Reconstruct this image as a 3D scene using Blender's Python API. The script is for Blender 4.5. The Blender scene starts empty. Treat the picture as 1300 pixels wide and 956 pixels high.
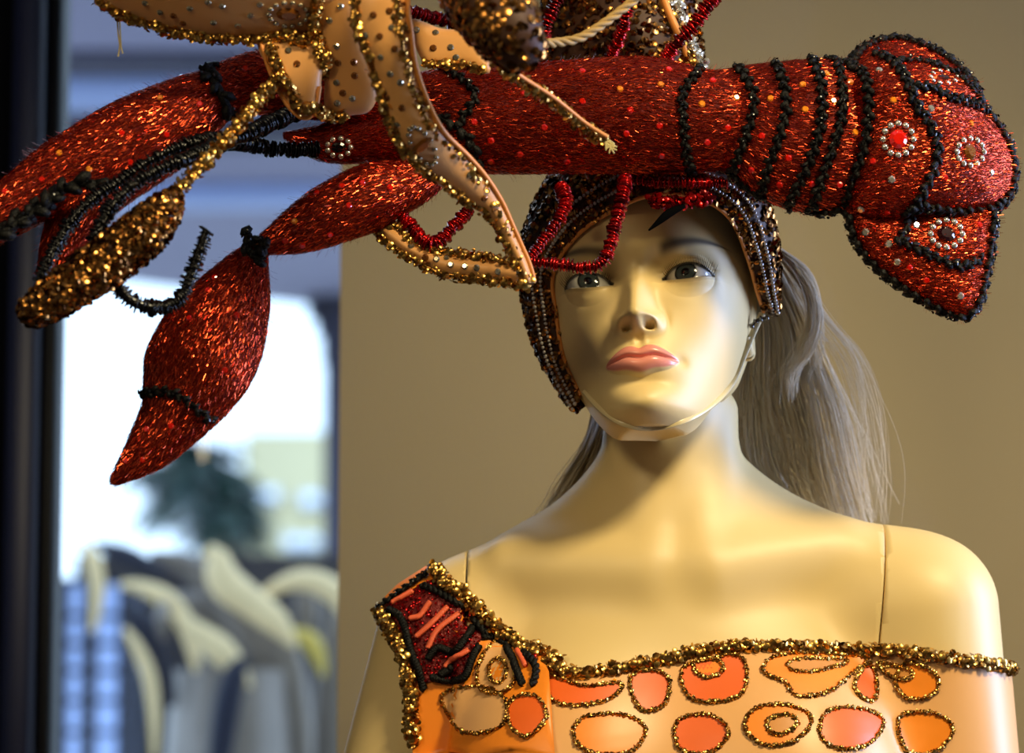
import bpy, math, random
import numpy as np
from mathutils import Vector, Matrix, Quaternion
from mathutils.bvhtree import BVHTree
from mathutils.geometry import delaunay_2d_cdt

random.seed(7)
RNG = np.random.default_rng(11)
SC = bpy.context.scene
COL = SC.collection

# ------------------------------------------------------------------ camera
CAM = Vector((0.0, -2.0, 1.35))
PITCH = math.radians(7.0)
FPX = 4000.0                                   # focal length in pixels of the 1300 px frame
cam_d = bpy.data.cameras.new('camera')
cam_d.sensor_width = 36.0
cam_d.lens = 36.0 * FPX / 1300.0
cam_d.dof.use_dof = True
cam_d.dof.focus_distance = 1.915
cam_d.dof.aperture_fstop = 6.3
cam_d.clip_start = 0.05
cam_d.clip_end = 200
cam = bpy.data.objects.new('camera', cam_d)
COL.objects.link(cam)
cam.location = CAM
cam.rotation_euler = (math.pi / 2 + PITCH, 0, 0)
SC.camera = cam

# ------------------------------------------------------------------ world, lights, exposure
w = bpy.data.worlds.new('world')
SC.world = w
w.use_nodes = True
bg = w.node_tree.nodes['Background']
bg.inputs[0].default_value = (0.54, 0.75, 1.0, 1)
bg.inputs[1].default_value = 2.1
SC.view_settings.view_transform = 'Standard'
SC.view_settings.look = 'None'
SC.view_settings.exposure = 0.28
SC.view_settings.gamma = 1.0
SC.view_settings.use_curve_mapping = False


def area_light(name, loc, target, size, size_y, power, color):
    ld = bpy.data.lights.new(name, 'AREA')
    ld.shape = 'RECTANGLE'
    ld.size = size
    ld.size_y = size_y
    ld.energy = power
    ld.color = color
    o = bpy.data.objects.new(name, ld)
    COL.objects.link(o)
    o.location = loc
    d = Vector(target) - Vector(loc)
    o.rotation_euler = d.to_track_quat('-Z', 'Y').to_euler()
    return o


# warm ceiling lamps of the shop in front of the figure, and daylight from side windows
def spot_light(name, loc, target, power, color, angle, radius):
    ld = bpy.data.lights.new(name, 'SPOT')
    ld.energy = power
    ld.color = color
    ld.spot_size = math.radians(angle)
    ld.spot_blend = 0.7
    ld.shadow_soft_size = radius
    o = bpy.data.objects.new(name, ld)
    COL.objects.link(o)
    o.location = loc
    o.rotation_euler = (Vector(target) - Vector(loc)).to_track_quat('-Z', 'Y').to_euler()
    return o


spot_light('ceiling_spot_offscreen', (1.0, -1.3, 2.84), (0.03, 0, 1.36), 168, (1.0, 0.82, 0.46), 50, 0.20)
area_light('window_right_offscreen', (2.19, 0.16, 1.7), (0.0, 0.16, 1.7), 0.62, 1.5, 56, (0.42, 0.57, 1.0))
area_light('rear_ceiling_lamp_offscreen', (-1.2, -2.4, 2.85), (-0.1, 0.5, 1.3), 0.6, 0.6, 20, (1.0, 0.82, 0.48))


def ray(px, py):
    c, s = math.cos(PITCH), math.sin(PITCH)
    u, v = px - 650.0, 478.0 - py
    return Vector((u, FPX * c - v * s, FPX * s + v * c))


def at(px, py, Y):
    d = ray(px, py)
    return CAM + d * ((Y - CAM.y) / d.y)


def mpp(Y):
    return (Y + 2.0) / FPX / 0.9925


# ------------------------------------------------------------------ materials
MATS = {}


def rgb(r, g, b):
    f = lambda c: (c / 255 / 12.92) if c / 255 <= 0.04045 else ((c / 255 + 0.055) / 1.055) ** 2.4
    return (f(r), f(g), f(b), 1.0)


def mat(name, color, rough=0.5, metal=0.0, spec=0.5, noise=None, bump=0.0, bscale=200.0, coat=0.0, rnd=None, sheen=0.0, trans=0.0, alpha=1.0):
    """Principled material; noise=(scale, dark factor) mottles the colour, rnd=(other colour) mixes by the 'rnd' attribute."""
    if name in MATS:
        return MATS[name]
    m = bpy.data.materials.new(name)
    m.use_nodes = True
    nt = m.node_tree
    b = nt.nodes['Principled BSDF']
    b.inputs['Base Color'].default_value = color
    b.inputs['Roughness'].default_value = rough
    b.inputs['Metallic'].default_value = metal
    b.inputs['Specular IOR Level'].default_value = spec
    b.inputs['Coat Weight'].default_value = coat
    b.inputs['Sheen Weight'].default_value = sheen
    b.inputs['Transmission Weight'].default_value = trans
    b.inputs['Alpha'].default_value = alpha
    tc = nt.nodes.new('ShaderNodeTexCoord')
    if noise:
        n = nt.nodes.new('ShaderNodeTexNoise')
        n.inputs['Scale'].default_value = noise[0]
        n.inputs['Detail'].default_value = 5
        nt.links.new(tc.outputs['Object'], n.inputs['Vector'])
        mr = nt.nodes.new('ShaderNodeMix')
        mr.data_type = 'RGBA'
        k = noise[1]
        mr.inputs['A'].default_value = (color[0] * k, color[1] * k, color[2] * k, 1)
        mr.inputs['B'].default_value = color
        nt.links.new(n.outputs['Fac'], mr.inputs['Factor'])
        nt.links.new(mr.outputs['Result'], b.inputs['Base Color'])
    if rnd:
        a = nt.nodes.new('ShaderNodeAttribute')
        a.attribute_name = 'rnd'
        mr = nt.nodes.new('ShaderNodeMix')
        mr.data_type = 'RGBA'
        mr.inputs['A'].default_value = color
        mr.inputs['B'].default_value = rnd
        nt.links.new(a.outputs['Fac'], mr.inputs['Factor'])
        nt.links.new(mr.outputs['Result'], b.inputs['Base Color'])
    if bump:
        n2 = nt.nodes.new('ShaderNodeTexNoise')
        n2.inputs['Scale'].default_value = bscale
        n2.inputs['Detail'].default_value = 3
        nt.links.new(tc.outputs['Object'], n2.inputs['Vector'])
        bp = nt.nodes.new('ShaderNodeBump')
        bp.inputs['Strength'].default_value = bump
        bp.inputs['Distance'].default_value = 0.002
        nt.links.new(n2.outputs['Fac'], bp.inputs['Height'])
        nt.links.new(bp.outputs['Normal'], b.inputs['Normal'])
    MATS[name] = m
    return m


def skin_mat():
    m = bpy.data.materials.new('mannequin_skin')
    m.use_nodes = True
    nt = m.node_tree
    b = nt.nodes['Principled BSDF']
    a = nt.nodes.new('ShaderNodeAttribute')
    a.attribute_name = 'paint'
    nt.links.new(a.outputs['Color'], b.inputs['Base Color'])
    g = nt.nodes.new('ShaderNodeAttribute')
    g.attribute_name = 'gloss'
    mr = nt.nodes.new('ShaderNodeMapRange')
    mr.inputs['To Min'].default_value = 0.46
    mr.inputs['To Max'].default_value = 0.12
    nt.links.new(g.outputs['Fac'], mr.inputs['Value'])
    nt.links.new(mr.outputs['Result'], b.inputs['Roughness'])
    b.inputs['Specular IOR Level'].default_value = 0.5
    return m


SKIN = rgb(226, 198, 138)
M_SKIN = skin_mat()
M_WALL = mat('beige_wall_paint', rgb(196, 182, 152), 0.85, noise=(1.5, 0.95), bump=0.05, bscale=60)
M_RED = mat('red_lurex_cloth', rgb(112, 10, 6), 0.6, 0.1, spec=0.2, bump=0.4, bscale=500, noise=(160, 0.45))
M_TINSEL = mat('red_tinsel', rgb(250, 96, 56), 0.24, 0.95, rnd=rgb(130, 12, 8))
M_BLACK = mat('black_thread', rgb(6, 6, 6), 0.5, 0.0, spec=0.22, bump=0.5, bscale=900)
M_BLACKSEQ = mat('black_sequin', rgb(8, 8, 9), 0.2, 0.0, spec=0.45)
M_GOLD = mat('gold_sequin', rgb(228, 182, 96), 0.28, 1.0, rnd=rgb(160, 112, 52))
M_BRONZE = mat('bronze_sequin', rgb(184, 128, 66), 0.24, 1.0, rnd=rgb(92, 56, 24))
M_BRONZEB = mat('bronze_backing', rgb(70, 36, 12), 0.6, 0.2, noise=(300, 0.5))
M_ORANGE = mat('orange_satin', rgb(222, 158, 88), 0.42, 0.0, noise=(25, 0.86), sheen=0.3)
M_PIPING = mat('orange_piping', rgb(222, 140, 60), 0.45)
M_REDSEQ = mat('red_sequin', rgb(200, 16, 18), 0.2, 0.75, rnd=rgb(90, 4, 8))
M_GEMR = mat('red_gem', rgb(225, 24, 8), 0.1, 0.1, spec=1.0, coat=1.0)
M_GEMO = mat('orange_gem', rgb(255, 150, 30), 0.1, 0.05, spec=1.0, coat=1.0)
M_CRYSTAL = mat('clear_crystal', rgb(225, 222, 214), 0.08, 0.75, spec=1.0, coat=1.0)
M_TOPAZ = mat('topaz_stone', rgb(150, 88, 24), 0.1, 0.5, spec=1.0, coat=1.0)
M_DARKGEM = mat('dark_garnet_stone', rgb(40, 6, 12), 0.08, 0.2, spec=1.0, coat=1.0)
M_STUD = mat('smoked_stud', rgb(170, 160, 138), 0.14, 0.8, spec=1.0)
M_STUDB = mat('brown_stud', rgb(140, 84, 34), 0.14, 0.6, spec=1.0)
M_THREAD = mat('cream_thread', rgb(216, 196, 140), 0.8)
M_BEAD = mat('grey_glass_bead', rgb(196, 188, 182), 0.2, 0.5)
M_HAIR = mat('pale_blonde_hair', rgb(255, 248, 236), 0.35, 0.0, spec=1.0, rnd=rgb(216, 192, 150))
_nt = M_HAIR.node_tree
_tl = _nt.nodes.new('ShaderNodeBsdfTranslucent')
_tl.inputs['Color'].default_value = rgb(250, 244, 232)
_mx = _nt.nodes.new('ShaderNodeMixShader')
_mx.inputs[0].default_value = 0.5
_nt.links.new(_nt.nodes['Principled BSDF'].outputs[0], _mx.inputs[1])
_nt.links.new(_tl.outputs[0], _mx.inputs[2])
_nt.links.new(_mx.outputs[0], _nt.nodes['Material Output'].inputs['Surface'])
M_LASH = mat('black_lash', rgb(8, 7, 6), 0.8, spec=0.1)
M_STRAP = mat('clear_elastic', rgb(226, 206, 156), 0.3, alpha=0.85)
M_METAL = mat('steel_clip', rgb(120, 118, 116), 0.25, 1.0)
M_NAVY = mat('navy_frame_metal', rgb(13, 22, 60), 0.5, 0.1)
M_NAVYD = mat('dark_frame_metal', rgb(5, 7, 18), 0.6, 0.0, spec=0.2)


# ------------------------------------------------------------------ mesh helpers
def tag(o, label=None, cat=None, group=None, kind=None):
    if label:
        o['label'] = label
    if cat:
        o['category'] = cat
    if group:
        o['group'] = group
    if kind:
        o['kind'] = kind
    return o


def empty(name, loc):
    o = bpy.data.objects.new(name, None)
    o.empty_display_size = 0.05
    COL.objects.link(o)
    o.location = loc
    return o


def adopt(o, parent):
    if parent is not None:
        o.parent = parent
        if parent.type == 'EMPTY':
            o.matrix_parent_inverse = Matrix.Translation(parent.location).inverted()
    return o


class Part:
    def __init__(self, o, V, F):
        self.o, self.V, self.F = o, V, F
        self._b = None

    @property
    def bvh(self):
        if self._b is None:
            self._b = BVHTree.FromPolygons([tuple(v) for v in self.V], [tuple(int(i) for i in f) for f in self.F])
        return self._b


def mesh(name, V, F, material, parent=None, smooth=True, rnd=None, paint=None, gloss=None):
    V = np.asarray(V, dtype=np.float32)
    me = bpy.data.meshes.new(name)
    if isinstance(F, np.ndarray) and F.ndim == 2:
        n, k = F.shape
        me.vertices.add(len(V))
        me.vertices.foreach_set('co', V.ravel())
        me.loops.add(n * k)
        me.loops.foreach_set('vertex_index', F.astype(np.int32).ravel())
        me.polygons.add(n)
        me.polygons.foreach_set('loop_start', (np.arange(n) * k).astype(np.int32))
        me.update(calc_edges=True)
        me.validate()
    else:
        me.from_pydata([tuple(map(float, v)) for v in V], [], [tuple(int(i) for i in f) for f in F])
        me.update()
    if smooth:
        me.polygons.foreach_set('use_smooth', np.ones(len(me.polygons), dtype=bool))
    if rnd is not None:
        a = me.attributes.new('rnd', 'FLOAT', 'POINT')
        a.data.foreach_set('value', np.asarray(rnd, dtype=np.float32))
    if paint is not None:
        a = me.attributes.new('paint', 'FLOAT_COLOR', 'POINT')
        a.data.foreach_set('color', np.asarray(paint, dtype=np.float32).ravel())
    if gloss is not None:
        a = me.attributes.new('gloss', 'FLOAT', 'POINT')
        a.data.foreach_set('value', np.asarray(gloss, dtype=np.float32))
    me.materials.append(material)
    o = bpy.data.objects.new(name, me)
    COL.objects.link(o)
    adopt(o, parent)
    return Part(o, V, F)


def join(chunks):
    """chunks of (V, F array) with equal face size -> one V, F"""
    Vs, Fs, off = [], [], 0
    for V, F in chunks:
        Vs.append(np.asarray(V)); Fs.append(np.asarray(F) + off); off += len(V)
    return np.concatenate(Vs), np.concatenate(Fs)


def box_np(lo, hi):
    x0, y0, z0 = lo; x1, y1, z1 = hi
    V = np.array([(x0, y0, z0), (x1, y0, z0), (x1, y1, z0), (x0, y1, z0), (x0, y0, z1), (x1, y0, z1), (x1, y1, z1), (x0, y1, z1)], float)
    F = np.array([(0, 3, 2, 1), (4, 5, 6, 7), (0, 1, 5, 4), (1, 2, 6, 5), (2, 3, 7, 6), (3, 0, 4, 7)])
    return V, F


def crom(ctrl, n):
    """Catmull-Rom through ctrl rows, n samples evenly by length of the first columns"""
    P = np.asarray(ctrl, float)
    if len(P) == 2:
        t = np.linspace(0, 1, n)[:, None]
        return P[0] * (1 - t) + P[1] * t
    Q = np.vstack([2 * P[0] - P[1], P, 2 * P[-1] - P[-2]])
    out = []
    m = 40
    for i in range(1, len(Q) - 2):
        t = np.linspace(0, 1, m, endpoint=False)[:, None]
        a, b, c, d = Q[i - 1], Q[i], Q[i + 1], Q[i + 2]
        out.append(0.5 * (2 * b + (c - a) * t + (2 * a - 5 * b + 4 * c - d) * t ** 2 + (3 * b - a - 3 * c + d) * t ** 3))
    out.append(P[-1:])
    D = np.vstack(out)
    k = min(3, D.shape[1])
    L = np.concatenate([[0], np.cumsum(np.linalg.norm(np.diff(D[:, :k], axis=0), axis=1))])
    s = np.linspace(0, L[-1], n)
    return np.stack([np.interp(s, L, D[:, j]) for j in range(D.shape[1])], 1)


def world_pts(ctrl):
    return np.array([tuple(at(c[0], c[1], c[2])) for c in ctrl])


def frames(P):
    T = np.gradient(P, axis=0)
    T /= np.linalg.norm(T, axis=1)[:, None] + 1e-12
    N = np.zeros_like(P)
    ref = np.array((0, -1.0, 0.0))
    prev = None
    for i in range(len(P)):
        n = (ref if abs(T[i] @ ref) < 0.9 else (prev if prev is not None else np.array((0, 0, 1.0))))
        n = n - T[i] * (n @ T[i])
        n /= np.linalg.norm(n) + 1e-12
        if prev is not None and n @ prev < 0:
            pass
        N[i] = n; prev = n
    B = np.cross(T, N)
    return T, N, B


def tube_np(P, R, nseg=20, flat=1.0, capround=True, wob=None):
    P = np.asarray(P); R = np.asarray(R, float)
    if capround:
        T0 = P[0] - P[1]; T0 /= np.linalg.norm(T0); T1 = P[-1] - P[-2]; T1 /= np.linalg.norm(T1)
        ang = np.radians([80, 55, 28])
        pre = [P[0] + T0 * R[0] * 0.8 * math.sin(a) for a in ang]
        prr = [R[0] * math.cos(a) for a in ang]
        post = [P[-1] + T1 * R[-1] * 0.8 * math.sin(a) for a in ang[::-1]]
        por = [R[-1] * math.cos(a) for a in ang[::-1]]
        P = np.vstack([pre, P, post]); R = np.concatenate([prr, R, por])
    T, N, B = frames(P)
    th = np.linspace(0, 2 * np.pi, nseg, endpoint=False)
    rr = R[:, None] * np.ones((1, nseg))
    if wob is not None:
        rr = rr * wob(len(P), nseg)
    V = P[:, None, :] + rr[:, :, None] * (np.cos(th)[None, :, None] * N[:, None, :] * flat + np.sin(th)[None, :, None] * B[:, None, :])
    n = len(P)
    V = V.reshape(-1, 3)
    i = np.arange(n - 1)[:, None]; j = np.arange(nseg)[None, :]
    jn = (j + 1) % nseg
    # first edge runs lengthwise
    F = np.stack([i * nseg + jn, (i + 1) * nseg + jn, (i + 1) * nseg + j, i * nseg + j], -1).reshape(-1, 4)
    c0, c1 = len(V), len(V) + 1
    V = np.vstack([V, P[0], P[-1]])
    jj = np.arange(nseg); jk = (jj + 1) % nseg
    A = np.stack([np.full(nseg, c0), jk, jj, np.full(nseg, c0)], 1)
    base = (n - 1) * nseg
    Z = np.stack([np.full(nseg, c1), base + jj, base + jk, np.full(nseg, c1)], 1)
    return V, F, np.vstack([A[:, :3], Z[:, :3]])


def tube(name, ctrl, material, parent, step=0.004, nseg=20, flat=1.0, wob=None, capround=True):
    """ctrl rows: px, py, Y, radius in px"""
    W = np.array([list(at(c[0], c[1], c[2])) + [c[3] * mpp(c[2])] for c in ctrl])
    L = np.sum(np.linalg.norm(np.diff(W[:, :3], axis=0), axis=1))
    S = crom(W, max(6, int(L / step)))
    S[:, 3] = np.maximum(S[:, 3], 0.0006)
    V, F, C = tube_np(S[:, :3], S[:, 3], nseg, flat, capround, wob)
    faces = [tuple(f) for f in F] + [tuple(f) for f in C]
    p = mesh(name, V, faces, material, parent)
    p.quads = F
    p.axis = S
    return p


def tubes_np(P, r, nseg=8):
    V, F, C = tube_np(P, np.full(len(P), r) if np.isscalar(r) else r, nseg, 1.0, False)
    C4 = np.column_stack([C, C[:, 0]])
    return V, F


def wobble(amp, fu=3, fv=2, seed=0):
    r = np.random.default_rng(seed)

    def f(n, m):
        u = np.linspace(0, 1, n)[:, None]; v = np.linspace(0, 2 * np.pi, m, endpoint=False)[None, :]
        o = np.ones((n, m))
        for k in range(6):
            o += amp / 3 * np.sin(u * r.uniform(4, fu * 8) + r.uniform(0, 6)) * np.cos(v * r.integers(1, fv + 1) + r.uniform(0, 6))
        return o
    return f


# --- scattered pieces
def surf_samples(part, n, dirv=None):
    V = part.V
    F = getattr(part, 'quads', None)
    if F is None:
        F = np.asarray(part.F)
    a, b, c = V[F[:, 0]], V[F[:, 1]], V[F[:, 2]]
    d = V[F[:, 3]] if F.shape[1] == 4 else None
    cr = np.cross(b - a, c - a)
    ar = np.linalg.norm(cr, axis=1)
    if d is not None:
        cr2 = np.cross(c - a, d - a)
        ar = ar + np.linalg.norm(cr2, axis=1)
        cr = cr + cr2
    idx = RNG.choice(len(F), n, p=ar / ar.sum())
    nrm = cr[idx] / (np.linalg.norm(cr[idx], axis=1)[:, None] + 1e-15)
    u, v = RNG.random(n)[:, None], RNG.random(n)[:, None]
    if d is not None:
        P = a[idx] * (1 - u) * (1 - v) + b[idx] * u * (1 - v) + c[idx] * u * v + d[idx] * (1 - u) * v
        D = b[idx] - a[idx]
    else:
        fl = (u + v) > 1
        u = np.where(fl, 1 - u, u); v = np.where(fl, 1 - v, v)
        P = a[idx] + (b[idx] - a[idx]) * u + (c[idx] - a[idx]) * v
        D = np.tile(np.array(dirv if dirv is not None else (1, 0, 0.0)), (n, 1))
    D = D - nrm * np.sum(D * nrm, 1)[:, None]
    D /= np.linalg.norm(D, axis=1)[:, None] + 1e-12
    return P, nrm, D


def outward(part, P, N):
    return N


def tinsel(part, n, flip=1.0, dirv=None, name='tinsel_fibres', lmin=0.0018, lmax=0.0042):
    n = int(n * 1.9)
    P, N, D = surf_samples(part, n, dirv)
    N = N * flip
    B = np.cross(N, D)
    a = RNG.normal(0, 0.22, n)[:, None]
    D2 = D * np.cos(a) + B * np.sin(a)
    B2 = np.cross(N, D2)
    roll = RNG.normal(0, 0.42, n)[:, None]
    S = B2 * np.cos(roll) + N * np.sin(roll)
    L = RNG.uniform(lmin, lmax, n)[:, None]
    wd = RNG.uniform(0.00008, 0.00017, n)[:, None]
    lift0 = RNG.uniform(0.0, 0.0006, n)[:, None]; lift1 = RNG.uniform(0.0, 0.0012, n)[:, None]
    long_ = RNG.random(n)[:, None] < 0.06
    lift1 = np.where(long_, RNG.uniform(0.002, 0.006, n)[:, None], lift1)
    wd = np.where(long_, 0.0001, wd)
    p0 = P - D2 * L / 2 + N * lift0
    p1 = P + D2 * L / 2 + N * (lift1)
    V = np.stack([p0 - S * wd, p0 + S * wd, p1 + S * wd, p1 - S * wd], 1).reshape(-1, 3)
    F = np.arange(n * 4).reshape(n, 4)
    rnd = np.repeat(RNG.random(n), 4)
    p = mesh(name, V, F, M_TINSEL, part.o, smooth=False, rnd=rnd)
    tag(p.o, kind='stuff')
    return p


def discs_np(P, N, r, k=7, dome=0.25, hole=False):
    n = len(P)
    N = N / (np.linalg.norm(N, axis=1)[:, None] + 1e-12)
    ref = np.where(np.abs(N[:, 2:3]) < 0.9, np.array([[0, 0, 1.0]]), np.array([[1.0, 0, 0]]))
    A = np.cross(ref, N); A /= np.linalg.norm(A, axis=1)[:, None]
    B = np.cross(N, A)
    r = np.broadcast_to(np.asarray(r, float).reshape(-1, 1) if not np.isscalar(r) else np.full((n, 1), r), (n, 1))
    th = np.linspace(0, 2 * np.pi, k, endpoint=False)
    rim = P[:, None] + r[:, :, None] * (np.cos(th)[None, :, None] * A[:, None] + np.sin(th)[None, :, None] * B[:, None])
    cen = (P + N * r * dome)[:, None]
    V = np.concatenate([rim, cen], 1).reshape(-1, 3)
    o = (np.arange(n) * (k + 1))[:, None]
    j = np.arange(k)[None, :]
    F = np.stack([o + j, o + (j + 1) % k, np.broadcast_to(o + k, (n, k))], -1).reshape(-1, 3)
    return V, F, k + 1


def sequins(part, n, material, r=0.0018, tilt=0.5, flip=1.0, name='sequins', lift=0.0007, sel=None):
    P, N, D = surf_samples(part, n)
    N = N * flip
    if sel is not None:
        m = sel(P, N)
        P, N = P[m], N[m]
    N2 = N + RNG.normal(0, tilt, N.shape)
    rr = r * RNG.uniform(0.75, 1.2, len(P))
    V, F, k = discs_np(P + N * lift, N2, rr)
    p = mesh(name, V, F, material, part.o, smooth=False, rnd=np.repeat(RNG.random(len(P)), k))
    tag(p.o, kind='stuff')
    return p


def flakes(name, P, width, n, material, parent, r=0.0017, label=None):
    """a sequin-covered trim: many little cups round a line"""
    P = np.asarray(P)
    L = np.concatenate([[0], np.cumsum(np.linalg.norm(np.diff(P, axis=0), axis=1))])
    n = int(n * 1.5)
    s = RNG.uniform(0, L[-1], n)
    C = np.stack([np.interp(s, L, P[:, j]) for j in range(3)], 1)
    d = RNG.normal(0, 1, (n, 3))
    d /= np.linalg.norm(d, axis=1)[:, None]
    C2 = C + d * width * RNG.uniform(0.35, 1.0, n)[:, None]
    nn = d + RNG.normal(0, 0.6, (n, 3)) + np.array((0, -0.5, 0))
    V, F, k = discs_np(C2, nn, r * RNG.uniform(0.7, 1.25, n), k=7, dome=0.35)
    rn = np.repeat(RNG.random(n), k)
    # core so that the trim is solid
    Vc, Fc = tubes_np(P, width * 0.4, 7)
    Fc3 = np.vstack([Fc[:, [0, 1, 2]], Fc[:, [0, 2, 3]]])
    V2, F2 = join([(V, F), (Vc, Fc3)])
    rn = np.concatenate([rn, np.ones(len(Vc))])
    p = mesh(name, V2, F2, material, parent, smooth=False, rnd=rn)
    if label:
        p.o['label'] = label
    return p


_ico = None


def ico():
    global _ico
    if _ico is None:
        import bmesh
        bm = bmesh.new()
        bmesh.ops.create_icosphere(bm, subdivisions=1, radius=1.0)
        V = np.array([tuple(v.co) for v in bm.verts]); F = np.array([[v.index for v in f.verts] for f in bm.faces])
        bm.free()
        _ico = (V, F)
    return _ico


def gimp(name, P, Nrm, width, parent, material=None, label=None, sparkle=True):
    """braided leafy gimp trim: lumps alternating to left and right along a line"""
    material = material or M_BLACK
    P = np.asarray(P, float)
    L = np.concatenate([[0], np.cumsum(np.linalg.norm(np.diff(P, axis=0), axis=1))])
    n = max(3, int(L[-1] / (0.42 * width)))
    s = np.linspace(0, L[-1], n)
    C = np.stack([np.interp(s, L, P[:, j]) for j in range(3)], 1)
    if Nrm is None:
        Nn = np.tile(np.array((0, -1.0, 0)), (n, 1))
    else:
        Nn = np.stack([np.interp(s, L, np.asarray(Nrm)[:, j]) for j in range(3)], 1)
    T = np.gradient(C, axis=0); T /= np.linalg.norm(T, axis=1)[:, None] + 1e-12
    Nn = Nn - T * np.sum(Nn * T, 1)[:, None]
    Nn /= np.linalg.norm(Nn, axis=1)[:, None] + 1e-12
    S = np.cross(Nn, T)
    iv, jf = ico()
    chunks = []
    for i in range(n):
        sg = 1 if i % 2 else -1
        a = math.radians(38) * sg + random.uniform(-0.25, 0.25)
        d1 = T[i] * math.cos(a) + S[i] * math.sin(a)
        d2 = np.cross(Nn[i], d1)
        k = random.uniform(0.85, 1.2)
        c = C[i] + S[i] * sg * 0.2 * width + Nn[i] * 0.10 * width
        V = c + iv[:, :1] * d1 * width * 0.44 * k + iv[:, 1:2] * d2 * width * 0.24 * k + iv[:, 2:3] * Nn[i] * width * 0.26 * k
        V = V + RNG.normal(0, width * 0.02, V.shape)
        chunks.append((V, jf))
    Vc, Fc = tubes_np(C, width * 0.22, 7)
    chunks.append((Vc, np.vstack([Fc[:, [0, 1, 2]], Fc[:, [0, 2, 3]]])))
    V, F = join(chunks)
    p = mesh(name, V, F, material, parent)
    if label:
        p.o['label'] = label
    if sparkle:
        m = n * 2
        ii = RNG.integers(0, n, m)
        d = RNG.normal(0, 1, (m, 3)) + Nn[ii] * 1.2
        d /= np.linalg.norm(d, axis=1)[:, None]
        V, F, k = discs_np(C[ii] + d * width * 0.42, d + RNG.normal(0, 0.5, d.shape), 0.0011, k=6)
        bp = p.o.parent if p.o.parent else p.o
        q = mesh('black_sequins', V, F, M_BLACKSEQ, bp, smooth=False)
        tag(q.o, kind='stuff')
    return p


def sequin_string(name, ctrl, material, parent, step=0.0016, label=None, jit=0.14, core=None):
    """a stem of stacked sequin cups; ctrl rows px,py,Y,rpx"""
    W = np.array([list(at(c[0], c[1], c[2])) + [c[3] * mpp(c[2])] for c in ctrl])
    L = np.sum(np.linalg.norm(np.diff(W[:, :3], axis=0), axis=1))
    n = max(4, int(L / step))
    S = crom(W, n)
    P, R = S[:, :3], S[:, 3]
    T, N, B = frames(P)
    k = 9
    th = np.linspace(0, 2 * np.pi, k, endpoint=False)
    chunks, rn = [], []
    for i in range(n):
        t = T[i] + RNG.normal(0, jit, 3)
        t /= np.linalg.norm(t)
        a = N[i] - t * (N[i] @ t); a /= np.linalg.norm(a)
        b = np.cross(t, a)
        r = R[i] * random.uniform(0.8, 1.12)
        c = P[i] + RNG.normal(0, R[i] * 0.07, 3)
        ring = lambda rad, off: c + off * t + rad * (np.cos(th)[:, None] * a + np.sin(th)[:, None] * b)
        V = np.vstack([ring(r * 0.3, -step * 0.45), ring(r, -step * 0.1), ring(r * 0.92, step * 0.25), ring(r * 0.3, step * 0.3)])
        F = []
        for q in range(3):
            for j in range(k):
                F.append((q * k + j, q * k + (j + 1) % k, (q + 1) * k + (j + 1) % k, (q + 1) * k + j))
        chunks.append((V, np.array(F)))
        rn.append(np.full(len(V), random.random()))
    Vc, Fc = tubes_np(P, R * 0.55, 7)
    chunks.append((Vc, Fc)); rn.append(np.ones(len(Vc)))
    V, F = join(chunks)
    p = mesh(name, V, F, material, parent, smooth=False, rnd=np.concatenate(rn))
    p.axis = S
    if label:
        p.o['label'] = label
    return p


# --- patches cut from an outline
def poly_dist(Q, poly):
    poly = np.asarray(poly, float)
    A = poly; Bq = np.roll(poly, -1, axis=0)
    best = np.full(len(Q), 1e9)
    for a, b in zip(A, Bq):
        ab = b - a
        t = np.clip(((Q - a) @ ab) / (ab @ ab + 1e-9), 0, 1)
        best = np.minimum(best, np.linalg.norm(Q - (a + t[:, None] * ab), axis=1))
    return best


def inside(Q, poly):
    poly = np.asarray(poly, float)
    r = np.zeros(len(Q), bool)
    j = len(poly) - 1
    for i in range(len(poly)):
        xi, yi = poly[i]; xj, yj = poly[j]
        c = ((yi > Q[:, 1]) != (yj > Q[:, 1])) & (Q[:, 0] < (xj - xi) * (Q[:, 1] - yi) / (yj - yi + 1e-12) + xi)
        r ^= c
        j = i
    return r


def closed(ctrl, step):
    P = np.asarray(ctrl, float)
    Q = np.vstack([P, P[:1]])
    L = np.sum(np.linalg.norm(np.diff(Q, axis=0), axis=1))
    ext = np.vstack([P[-2:], P, P[:3]])
    S = crom(ext, 600)
    # keep the part from P[0] to P[0]
    d0 = np.linalg.norm(S - P[0], axis=1)
    i0 = int(np.argmin(d0[:300])); i1 = 300 + int(np.argmin(d0[300:]))
    S = S[i0:i1]
    n = max(8, int(L / step))
    LL = np.concatenate([[0], np.cumsum(np.linalg.norm(np.diff(S, axis=0), axis=1))])
    s = np.linspace(0, LL[-1], n, endpoint=False)
    return np.stack([np.interp(s, LL, S[:, 0]), np.interp(s, LL, S[:, 1])], 1)


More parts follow.
